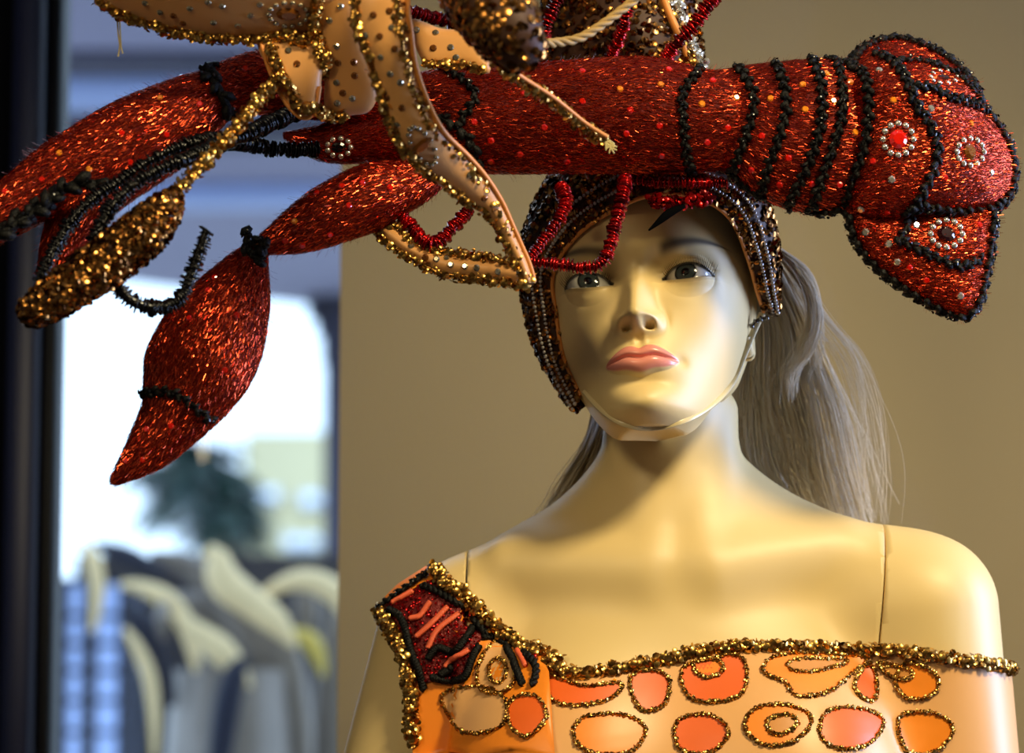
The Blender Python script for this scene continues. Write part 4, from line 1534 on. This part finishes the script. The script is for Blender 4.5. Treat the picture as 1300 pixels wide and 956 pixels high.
for (x, y) in ((905, 102), (849, 88), (837, 160), (924, 163), (898, 181), (967, 173), (1001, 201), (954, 216), (990, 235), (1031, 234), (937, 210), (739, 129), (691, 162), (623, 179), (623, 205), (602, 155), (795, 170), (739, 90), (755, 181), (1066, 235), (1075, 140), (660, 196), (720, 205), (840, 198), (665, 118), (800, 140), (535, 195), (560, 185)):
    gem(x, y, 4.8, M_GEMR, [BODYL, ABD, TAILU])
for (x, y) in ((203, 124), (103, 152), (75, 194), (113, 215), (48, 184), (374, 281)):
    gem(x, y, 4.4, M_GEMO, CL)
for (x, y) in ((154, 169), (253, 132), (230, 97), (165, 206), (53, 228), (6, 243), (211, 171), (311, 87), (402, 245), (434, 236), (443, 261), (419, 298), (362, 306), (384, 312), (272, 352), (264, 368), (240, 404), (217, 541), (186, 545), (181, 584), (160, 585), (460, 232), (300, 400), (285, 470), (495, 238), (68, 270)):
    gem(x, y, 4.4, M_GEMR, CL)
# lobster eye: black bead cluster with crystals round it
medallion(430, 187, 15, 11, M_BLACKSEQ, M_CRYSTAL, [BODYL], n=9, pr=4.0)

# claw trims
trim([(270, 90), (268, 100), (278, 116), (285, 132), (292, 148)], [ARM1, CLAW1], 26, CLAW1.o)
trim([(258, 100), (262, 92), (270, 86)], [ARM1, CLAW1], 20, CLAW1.o)
gimp('black_trim', crom(world_pts([(-40, 322, -0.215), (0, 298, -0.212), (30, 278, -0.21), (60, 258, -0.208), (84, 238, -0.206), (110, 232, -0.206), (130, 238, -0.206)]), 50), None, 0.013, CLAW1.o)
gimp('black_trim', crom(world_pts([(-40, 316, -0.20), (0, 290, -0.20), (35, 272, -0.20), (70, 250, -0.20)]), 40), None, 0.013, CLAW1.o)
trim([(312, 300), (322, 308), (330, 322)], [ARM2, CLAW2], 20, CLAW2.o)
gimp('black_trim', crom(world_pts([(316, 296, -0.168), (312, 308, -0.17), (318, 322, -0.17), (330, 330, -0.17), (336, 318, -0.17), (330, 302, -0.168)]), 40), None, 0.010, CLAW2.o)
trim([(184, 500), (200, 497), (218, 498), (236, 508), (252, 520), (268, 532)], [CLAW2], 15, CLAW2.o)

# ---- antennae and feelers of black sequin cups
sequin_string('feeler', [(405, 190, -0.15, 10.8), (360, 190, -0.16, 10.8), (320, 184, -0.17, 12.0), (280, 178, -0.19, 12.0), (235, 185, -0.205, 12.0), (190, 205, -0.21, 10.8), (150, 232, -0.215, 10.8), (115, 255, -0.22, 10.8), (88, 285, -0.222, 10.8), (66, 322, -0.225, 10.8), (48, 358, -0.225, 9.6)], M_BLACKSEQ, hd, label='long black sequin feeler')
sequin_string('feeler', [(380, 140, -0.16, 12.0), (330, 162, -0.185, 12.0), (285, 180, -0.205, 12.0), (240, 200, -0.22, 10.8), (190, 222, -0.23, 10.8), (150, 252, -0.235, 10.8), (126, 290, -0.24, 12.0), (122, 325, -0.24, 12.0), (140, 352, -0.24, 12.0), (165, 380, -0.24, 12.0), (198, 391, -0.235, 12.0), (228, 380, -0.23, 12.0), (242, 350, -0.23, 12.0), (252, 322, -0.23, 12.0), (262, 294, -0.23, 10.8)], M_BLACKSEQ, hd, label='black sequin feeler curling up at its end')

# ---- walking legs of red sequin cups
LEGS = [
    [(505, 268, -0.135, 9), (520, 285, -0.14, 10), (548, 310, -0.145, 11), (572, 292, -0.14, 10), (596, 266, -0.135, 9)],
    [(712, 236, -0.125, 10), (718, 252, -0.13, 11), (712, 275, -0.135, 10), (694, 300, -0.14, 9), (672, 328, -0.145, 9)],
    [(794, 226, -0.13, 10), (792, 245, -0.14, 10), (784, 275, -0.148, 10), (776, 305, -0.152, 10), (766, 332, -0.155, 10), (745, 340, -0.155, 9), (712, 336, -0.152, 9), (676, 332, -0.148, 8)],
    [(520, 14, -0.12, 9), (550, 22, -0.11, 10), (592, 34, -0.10, 10)],
    [(716, -20, -0.13, 10), (705, 5, -0.13, 10), (694, 30, -0.13, 10), (688, 60, -0.12, 9)],
    [(800, -20, -0.12, 8), (795, 20, -0.12, 9), (786, 50, -0.11, 10), (775, 72, -0.1, 9)],
    [(925, -30, -0.12, 10), (908, -6, -0.12, 12), (884, 28, -0.12, 12), (862, 52, -0.12, 11), (846, 74, -0.11, 10)],
    [(806, 228, -0.112, 7), (840, 232, -0.118, 8), (880, 232, -0.12, 8), (922, 232, -0.115, 7)],
]
for c in LEGS:
    sequin_string('walking_leg', c, M_REDSEQ, hd, step=0.0019)
flakes('red_sequin_cluster', crom(world_pts([(826, 252, -0.118), (850, 257, -0.12), (880, 254, -0.12), (905, 250, -0.115)]), 30), 0.005, 160, M_REDSEQ, hd, r=0.002)
tube('black_leaf', [(868, 262, -0.125, 3), (850, 270, -0.128, 6), (836, 282, -0.13, 4), (824, 292, -0.13, 1)], mat('black_feather', rgb(3, 3, 5), 0.8, spec=0.03), hd, flat=0.3, nseg=10)


# ---- octopus arms in orange satin with gold sequin edges
def ribbon(name, L, R, Ys, bulge, material, parent, cols=9, thick=0.0025):
    n = 60
    Ls, Rs = crom(np.array(L, float), n), crom(np.array(R, float), n)
    yy = np.interp(np.linspace(0, 1, n), np.linspace(0, 1, len(Ys)), Ys)
    front, back = [], []
    for k in range(n):
        for c in np.linspace(0, 1, cols):
            x = Ls[k][0] * (1 - c) + Rs[k][0] * c; y = Ls[k][1] * (1 - c) + Rs[k][1] * c
            b = bulge * (1 - (2 * c - 1) ** 2)
            q = at(x, y, yy[k] - b)
            front.append(tuple(q)); back.append((q.x, q.y + thick, q.z))
    V = np.array(front + back)
    m = n * cols
    F = []
    for k in range(n - 1):
        for c in range(cols - 1):
            a, b = k * cols + c, k * cols + c + 1
            F.append((a, a + cols, b + cols, b)); F.append((m + a, m + b, m + b + cols, m + a + cols))
        a, b = k * cols, (k + 1) * cols
        F.append((a, m + a, m + b, b)); F.append((a + cols - 1, b + cols - 1, m + b + cols - 1, m + a + cols - 1))
    for c in range(cols - 1):
        F.append((c, c + 1, m + c + 1, m + c))
        a = (n - 1) * cols + c
        F.append((a, m + a, m + a + 1, a + 1))
    p = mesh(name, V, F, material, parent)
    p.L = V[:m].reshape(n, cols, 3)[:, 0]; p.R = V[:m].reshape(n, cols, 3)[:, -1]
    return p


T3 = ribbon('octopus_arm', [(446, -60), (447, 0), (444, 27), (460, 68), (474, 109), (488, 155), (507, 190), (531, 216), (560, 236), (588, 256), (617, 275), (634, 304), (652, 336), (664, 360)],
            [(530, -60), (518, 0), (522, 42), (528, 85), (545, 134), (564, 168), (594, 198), (618, 226), (637, 256), (651, 287), (662, 312), (670, 330), (675, 345), (678, 358)],
            [-0.27, -0.275, -0.27, -0.26, -0.25, -0.225, -0.205, -0.19, -0.18], 0.006, M_ORANGE, hd)
flakes('gold_trim', T3.L + np.array((0.003, -0.002, 0)), 0.0042, 620, M_GOLD, T3.o)
flakes('gold_trim', T3.R + np.array((-0.006, -0.003, 0)), 0.0042, 560, M_GOLD, T3.o)
V, F = tubes_np(T3.R + np.array((0, -0.001, 0)), 0.0015, 8)
mesh('piping', V, F, M_PIPING, T3.o)
T1 = pillow('octopus_web', [(118, -40), (122, 2), (150, 18), (200, 36), (270, 50), (335, 52), (412, 46), (470, -40)], lambda x, y: -0.195 - 0.04 * (52 - y) / 92 - 0.01 * math.sin((x - 120) / 90), 0.006, 30, M_ORANGE, hd)
P_, N_ = drape([(124, 0), (150, 14), (200, 32), (240, 42), (280, 47), (330, 47), (404, 42)], [T1], 60, 0.001)
flakes('gold_trim', P_, 0.0045, 620, M_GOLD, T1.o)
T2 = pillow('octopus_web', [(400, -40), (404, 40), (412, 90), (412, 138), (424, 148), (446, 146), (470, 140), (480, 110), (464, 60), (452, 0), (452, -40)], lambda x, y: -0.185 - 0.04 * (148 - y) / 190, 0.005, 25, M_ORANGE, hd)
T2B = pillow('octopus_fold', [(330, 50), (343, 92), (360, 126), (376, 147), (390, 152), (402, 138), (408, 100), (406, 50)], lambda x, y: -0.205, 0.005, 22, M_ORANGE, hd)
for c, part, n_ in (([(404, -10), (398, 30), (404, 62), (412, 90), (410, 130)], [T1, T2, T2B], 560), ([(345, 60), (352, 84), (368, 112), (382, 138), (398, 136), (408, 146), (436, 144)], [T2, T2B], 420), ([(336, 50), (360, 48), (390, 56)], [T1, T2B], 160)):
    P_, N_ = drape(c, part, 50, 0.002)
    flakes('gold_trim', P_, 0.0042, n_, M_GOLD, part[-1].o)
P_, N_ = drape([(331, 52), (344, 92), (361, 126), (377, 145), (390, 150), (400, 137), (405, 110)], [T2B], 50, 0.0005)
V, F = tubes_np(P_, 0.0013, 8)
mesh('piping', V, F, M_PIPING, T2B.o)
T4 = pillow('octopus_web', [(520, 26), (560, 36), (606, 44), (622, 92), (580, 84), (540, 82)], lambda x, y: -0.165, 0.004, 20, M_ORANGE, hd)
P_, N_ = drape([(534, 78), (560, 80), (590, 82), (612, 88)], [T4], 30, 0.001)
flakes('gold_trim', P_, 0.003, 140, M_GOLD, T4.o)
T7 = ribbon('octopus_arm', [(484, 284), (505, 290), (520, 305), (545, 316), (580, 324), (620, 328), (662, 338)], [(478, 292), (498, 312), (528, 330), (560, 347), (600, 352), (640, 358), (670, 362)], [-0.135, -0.14, -0.145, -0.15, -0.16], 0.004, M_ORANGE, hd)
flakes('gold_trim', T7.L, 0.0042, 420, M_GOLD, T7.o)
flakes('gold_trim', T7.R, 0.0042, 420, M_GOLD, T7.o)
MANT = tube('octopus_mantle', [(215, -62, -0.235, 22), (300, -74, -0.23, 38), (400, -88, -0.225, 52), (490, -100, -0.225, 62), (580, -108, -0.20, 62), (660, -104, -0.13, 56), (720, -90, -0.05, 50)], M_ORANGE, hd, nseg=36)
# curled bronze arm tip and the rope beside it
T5 = tube('octopus_arm', [(560, -120, -0.22, 46), (590, -50, -0.27, 50), (622, 5, -0.30, 52), (648, 42, -0.31, 46), (662, 62, -0.31, 34)], M_BRONZEB, hd, nseg=30)
sequins(T5, 1500, M_BRONZE, r=0.0026, tilt=0.35)
P_ = crom(world_pts([(592, 20, -0.30), (616, 62, -0.285), (650, 95, -0.26), (700, 128, -0.235), (740, 160, -0.215), (768, 178, -0.205)]), 60)
flakes('gold_rope', P_, 0.0048, 420, M_GOLD, T5.o)
V, F = tubes_np(P_ + np.array((0.001, -0.005, 0.001)), 0.0013, 8)
mesh('piping', V, F, M_PIPING, T5.o)
ch = []
for k in range(14):
    a = world_pts([(762, 172, -0.206), (772 + random.uniform(-4, 4), 182 + random.uniform(-4, 4), -0.207), (780 + random.uniform(-12, 4), 186 + random.uniform(-4, 10), -0.207)])
    ch.append(tubes_np(crom(a, 8), 0.0005, 5))
V, F = join(ch)
p = mesh('frayed_end', V, F, M_THREAD, T5.o)
p.o['label'] = 'cream frayed thread end'
# twisted tan rope
ch = []
P_ = crom(world_pts([(676, 56, -0.25), (706, 54, -0.23), (736, 48, -0.22), (766, 30, -0.21), (795, 8, -0.2), (830, -20, -0.19)]), 70)
T_, N_, B_2 = frames(P_)
for k in range(3):
    a = np.linspace(0, 30, 70) + k * 2.1
    ch.append(tubes_np(P_ + 0.0015 * (np.cos(a)[:, None] * N_ + np.sin(a)[:, None] * B_2), 0.0015, 7))
V, F = join(ch)
mesh('twisted_cord', V, F, mat('tan_cord', rgb(176, 140, 74), 0.6, noise=(600, 0.6)), hd)
# gold string turning into the fat bronze arm end on the left
GS = crom(world_pts([(372, 84, -0.20), (350, 104, -0.21), (318, 140, -0.225), (288, 176, -0.235), (258, 208, -0.245), (222, 246, -0.25)]), 60)
T6 = tube('octopus_arm', [(222, 246, -0.25, 9), (212, 262, -0.25, 20), (188, 290, -0.25, 28), (150, 322, -0.25, 30), (110, 350, -0.25, 29), (70, 378, -0.25, 25), (40, 396, -0.25, 19)], M_BRONZEB, hd, nseg=28)
sequins(T6, 2600, M_BRONZE, r=0.0023, tilt=0.4)
flakes('gold_string', GS, 0.0048, 620, M_GOLD, T6.o)
# hanging thread
ch = [tubes_np(crom(world_pts(c), 14), 0.0005, 5) for c in ([(149, 24, -0.205), (150, 42, -0.205), (152, 58, -0.205), (150, 72, -0.205)], [(152, 26, -0.205), (153, 46, -0.205), (154, 60, -0.205), (156, 68, -0.205)])]
V, F = join(ch)
mesh('loose_thread', V, F, M_THREAD, T1.o)
# studs
for (x, y) in ((203, 16), (241, 11), (264, 3), (282, 8), (271, 29), (302, 33), (318, 20), (184, 4), (451, 12), (464, 45), (483, 73), (495, 94), (508, 105), (504, 159), (497, 35), (427, 59), (418, 26), (427, 105), (447, 125), (428, 131), (366, 64), (529, 38), (553, 41), (572, 60), (579, 73), (554, 329), (567, 327), (572, 336), (590, 338), (605, 340), (632, 345), (522, 312), (596, 222), (330, 6), (432, 8)):
    gem(x, y, 4.4, M_STUD, [T1, T2, T2B, T3, T4, T7], name='stud')
for (x, y) in ((220, 20), (474, 19), (494, 14), (482, 46), (491, 124), (510, 137), (501, 62), (429, 80), (449, 79), (450, 96), (435, 118), (377, 81), (550, 61), (540, 327), (615, 252), (232, 30)):
    gem(x, y, 4.6, M_STUDB, [T1, T2, T2B, T3, T4, T7], name='stud')
medallion(366, 18, 25, 15, M_TOPAZ, M_STUD, [T1], n=14, pr=4.0)
for k in range(14):
    a = 2 * math.pi * k / 14
    dx, dy = 12 * math.cos(a), 27 * math.sin(a)
    ca, sa = math.cos(-0.55), math.sin(-0.55)
    gem(536 + dx * ca - dy * sa, 185 + dx * sa + dy * ca, 3.6, M_STUD, [T3], kind='pearl', name='crystal')
gem(536, 185, 8, M_TOPAZ, [T3], kind='oval', name='medallion_stone', stretch=2.2, ang=1.0)

# ================================================================== dress
dr = empty('carnival_dress', (AX, 0.03, 0))
tag(dr, 'orange and gold off-shoulder carnival dress with sequin edging', 'dress')
M_DRESS = mat('peach_satin', rgb(236, 176, 110), 0.4, noise=(30, 0.9), sheen=0.2)
M_DORANGE = mat('orange_print', rgb(246, 140, 34), 0.4)
M_DRED = mat('vermilion_print', rgb(238, 104, 34), 0.4)
M_DTAN = mat('tan_print', rgb(206, 138, 64), 0.4)
M_APP = mat('maroon_sequin_cloth', rgb(124, 22, 20), 0.35, 0.35, bump=0.6, bscale=700, noise=(250, 0.5))
M_CORD = mat('coral_cord', rgb(236, 104, 66), 0.45)
NECK = [(600, 790), (640, 812), (690, 838), (740, 857), (790, 852), (850, 839), (900, 826), (960, 823), (1040, 826), (1110, 831), (1180, 838), (1235, 843), (1266, 850)]


def sdf_pt(p):
    return float(body_sdf(np.array([p[0]]), np.array([p[1]]), np.array([p[2]]))[0])


def body_hit(px, py, lift=0.004):
    h = hit(px, py, [BODY, RARM, LARM])
    return h


# bodice: wraps torso and far shoulder; heights of its rim follow the neckline
CX, CY = AX + 0.02, 0.03
ang_n, z_n = [], []
for x, y in crom(np.array(NECK, float), 60):
    h = body_hit(x, y)
    if h:
        ang_n.append(math.atan2(h[0].x - CX, -(h[0].y - CY))); z_n.append(h[0].z)
o = np.argsort(ang_n)
ang_n, z_n = np.array(ang_n)[o], np.array(z_n)[o]
na, nz_ = 220, 46
phis = np.linspace(-math.pi, math.pi, na, endpoint=False)
ztop = np.interp(phis, ang_n, z_n, left=z_n[0] - 0.0, right=z_n[-1])
bk = ss(ang_n[-1], 2.6, np.abs(phis))
ztop = ztop * (1 - bk) + 1.40 * bk
zbot = 0.95


def torso_sdf(X, Y, Z):
    d = body_sdf(X, Y, Z)
    return np.maximum(d, (-0.030 - X))        # without the arm that stays bare


PH, TT = np.meshgrid(phis, np.linspace(0, 1, nz_), indexing='ij')
ZT = ztop[:, None] * (1 - TT) + zbot * TT
dx_, dy_ = np.sin(PH), -np.cos(PH)
lo_, hi_ = np.zeros_like(PH), np.full_like(PH, 0.40)
rr_ = hi_.copy()
for _ in range(160):                          # march in from outside
    d = torso_sdf(CX + dx_ * rr_, CY + dy_ * rr_, ZT)
    rr_ = np.maximum(rr_ - np.clip(d - 0.0045, 0, 0.02) * 0.7, 0.02)
V = np.stack([CX + dx_ * rr_, CY + dy_ * rr_, ZT], -1)
nV = V.reshape(-1, 3)
i = np.arange(na)[:, None]; j = np.arange(nz_ - 1)[None, :]; i2 = (i + 1) % na
F = np.stack([i * nz_ + j, i * nz_ + j + 1, i2 * nz_ + j + 1, i2 * nz_ + j], -1).reshape(-1, 4)
BOD = mesh('bodice', nV, F, M_DRESS, dr)
# skirt to the floor
sz = np.linspace(0, 1, 24)
SK = []
for k, ph in enumerate(phis):
    p0 = V[k, -1]
    for t in sz:
        r = 1 + 1.1 * t + 0.10 * t * math.sin(ph * 11)
        SK.append((CX + (p0[0] - CX) * r, CY + (p0[1] - CY) * r, zbot * (1 - t) + 0.02 * t))
j = np.arange(23)[None, :]
F = np.stack([i * 24 + j, i * 24 + j + 1, i2 * 24 + j + 1, i2 * 24 + j], -1).reshape(-1, 4)
mesh('skirt', np.array(SK), F, M_DORANGE, dr)
# neckline edging
rim = [k for k in range(na) if -0.9 < phis[k] < 3.0]
RP = V[rim, 0] + np.array((0, -0.001, 0.001))
flakes('neckline_trim', RP, 0.0046, 2300, M_GOLD, dr, r=0.0021, label='gold sequin neckline trim')


def decal(name, ctrl, parts, lift, material, parent, step=5, smooth_outline=True):
    poly = closed(ctrl, step) if smooth_outline else np.asarray(ctrl, float)
    V2, F, d = triangulate(poly, step)
    P, ok = [], []
    for x, y in V2:
        h = hit(x, y, parts)
        ok.append(h is not None)
        P.append(tuple(h[0] + h[1] * lift) if h else (0, 0, 0))
    P = np.array(P); ok = np.array(ok)
    F = F[ok[F].all(1)]
    lab = np.arange(len(P))                   # keep the one connected piece
    for _ in range(400):
        mn = lab[F].min(1)
        new = lab.copy()
        np.minimum.at(new, F.ravel(), np.repeat(mn, 3))
        if (new == lab).all():
            break
        lab = new
    u, c = np.unique(lab[F[:, 0]], return_counts=True)
    F = F[lab[F[:, 0]] == u[np.argmax(c)]]
    used, inv = np.unique(F, return_inverse=True)
    return mesh(name, P[used], inv.reshape(-1, 3), material, parent)


def glitter(ctrl, parts, parent, n=40, w=0.0013):
    P, N = drape(ctrl, parts, n, 0.0012)
    if len(P) < 4:
        return
    flakes('glitter_line', P, w, int(len(P) * 5), M_GOLD, parent, r=0.0011)


def loop(ctrl):
    return [tuple(c) for c in closed(ctrl, 8)] + [tuple(ctrl[0])]


MOTIFS = [
    (M_DORANGE, [(996, 866), (968, 855), (975, 838), (1010, 830), (1070, 832), (1102, 836), (1080, 856), (1050, 880), (1010, 884)]),
    (M_DTAN, [(998, 846), (1012, 838), (1050, 838), (1078, 840), (1050, 850), (1016, 854)]),
    (M_DRED, [(866, 850), (900, 836), (940, 834), (948, 860), (940, 884), (900, 892), (872, 882)]),
    (M_DORANGE, [(880, 842), (910, 838), (918, 850), (905, 860), (888, 858)]),
    (M_DRED, [(700, 860), (740, 872), (790, 868), (770, 890), (720, 896), (695, 882)]),
    (M_DORANGE, [(1150, 842), (1180, 850), (1192, 866), (1180, 884), (1150, 886), (1136, 864)]),
    (M_DRED, [(1104, 842), (1112, 868), (1108, 890), (1090, 884), (1084, 866)]),
    (M_DTAN, [(1114, 842), (1140, 846), (1158, 852), (1152, 862), (1130, 858)]),
    (M_DRED, [(800, 860), (830, 852), (850, 864), (842, 896), (812, 900)]),
    (M_DORANGE, [(960, 900), (1000, 896), (1030, 912), (1010, 940), (970, 946), (945, 924)]),
    (M_DRED, [(1050, 904), (1090, 900), (1120, 916), (1100, 946), (1060, 950), (1040, 930)]),
    (M_DORANGE, [(740, 912), (790, 908), (820, 926), (800, 954), (750, 956), (728, 936)]),
    (M_DRED, [(860, 916), (900, 908), (926, 930), (900, 956), (862, 950)]),
    (M_DORANGE, [(1140, 912), (1180, 904), (1210, 922), (1190, 952), (1150, 954)]),
    (M_DTAN, [(975, 915), (1000, 908), (1012, 920), (995, 932), (978, 930)]),
]
for m_, c_ in MOTIFS:
    decal('print_motif', c_, [BOD], 0.0007 if m_ is not M_DTAN else 0.0012, m_, BOD.o)
    glitter(loop(c_), [BOD], BOD.o, 60)

# sleeve with maroon appliqué over the near shoulder
PARTS_S = [BODY, LARM, RARM, BOD]
SLEEVE = decal('sleeve', [(546, 728), (512, 750), (480, 772), (496, 800), (512, 830), (520, 866), (526, 960), (610, 962), (706, 962), (700, 860), (690, 836), (650, 812), (612, 782), (575, 752)], PARTS_S, 0.006, M_DORANGE, dr, step=6, smooth_outline=False)
SL_ = [SLEEVE, BOD]
APP = decal('applique', [(548, 738), (520, 752), (488, 772), (505, 792), (520, 822), (532, 850), (538, 868), (560, 862), (592, 864), (604, 830), (612, 812), (634, 806), (660, 826), (680, 850), (684, 838), (650, 814), (612, 786), (576, 760)], SL_, 0.0015, M_APP, SLEEVE.o, step=5, smooth_outline=False)
sequins(Part(APP.o, APP.V, APP.F), 900, M_REDSEQ, r=0.0009, tilt=0.4, flip=-1.0 if np.mean(np.cross(APP.V[APP.F[:, 1]] - APP.V[APP.F[:, 0]], APP.V[APP.F[:, 2]] - APP.V[APP.F[:, 0]])[:, 1]) > 0 else 1.0)
AP_ = [APP, SLEEVE, BOD]
for m_, c_ in ((M_DRESS, [(606, 862), (614, 830), (632, 814), (650, 838), (654, 866), (640, 880), (616, 880)]), (M_DORANGE, [(622, 846), (634, 836), (644, 848), (640, 866), (626, 866)]), (M_DRESS, [(560, 884), (600, 872), (640, 884), (640, 920), (590, 930)]), (M_DRED, [(650, 890), (680, 884), (694, 910), (670, 936), (648, 920)])):
    decal('print_motif', c_, [SLEEVE], 0.0008, m_, SLEEVE.o)
    glitter(loop(c_), [SLEEVE], SLEEVE.o, 50)


def cord(name, ctrl, w, material, parent, n=40):
    P, N = drape(ctrl, AP_, n, 0.0012)
    if len(P) > 4:
        m = len(P) * 3
        Pd = crom(P, m)
        a = np.linspace(0, m * 0.9, m)
        T_, N2, B2 = frames(Pd)
        ch = [tubes_np(Pd + w * 0.4 * (np.cos(a + q)[:, None] * N2 + np.sin(a + q)[:, None] * B2), w * 0.62, 6) for q in (0, math.pi)]
        V, F = join(ch)
        mesh(name, V, F, material, parent)


for c in ([(536, 744), (556, 752), (584, 770), (604, 790), (618, 806), (650, 820), (672, 834), (682, 852), (676, 872)], [(494, 774), (508, 782), (516, 800), (522, 826), (532, 850), (538, 876)], [(612, 812), (632, 812), (648, 830), (656, 850), (664, 870)], [(600, 796), (590, 812), (576, 828), (556, 822), (544, 836)], [(606, 820), (598, 840), (590, 860), (570, 864), (548, 860)], [(575, 848), (560, 856)]):
    cord('black_cord', c, 0.0028, M_BLACK, SLEEVE.o)
for c in ([(546, 766), (534, 782), (522, 786)], [(568, 772), (548, 792), (530, 808)], [(582, 780), (556, 800), (544, 822)], [(594, 826), (574, 838), (566, 846)], [(500, 766), (524, 752)], [(655, 824), (662, 834), (668, 846)]):
    cord('coral_cord', c, 0.0020, M_CORD, SLEEVE.o)
P_, N_ = drape([(548, 730), (575, 752), (612, 782), (650, 810), (690, 834), (712, 846)], AP_ + PARTS_S, 50, 0.004)
flakes('sleeve_trim', P_, 0.0055, 900, M_GOLD, SLEEVE.o, r=0.0019, label='gold tinsel sleeve trim')
P_, N_ = drape([(484, 774), (496, 796), (512, 826), (520, 862), (526, 940)], AP_ + PARTS_S, 50, 0.003)
flakes('sleeve_trim', P_, 0.0055, 800, M_GOLD, SLEEVE.o, r=0.0019)
P_, N_ = drape([(544, 730), (512, 752), (484, 772)], AP_ + PARTS_S, 30, 0.002)
if len(P_) > 4:
    gimp('black_trim', P_, N_, 0.006, SLEEVE.o)
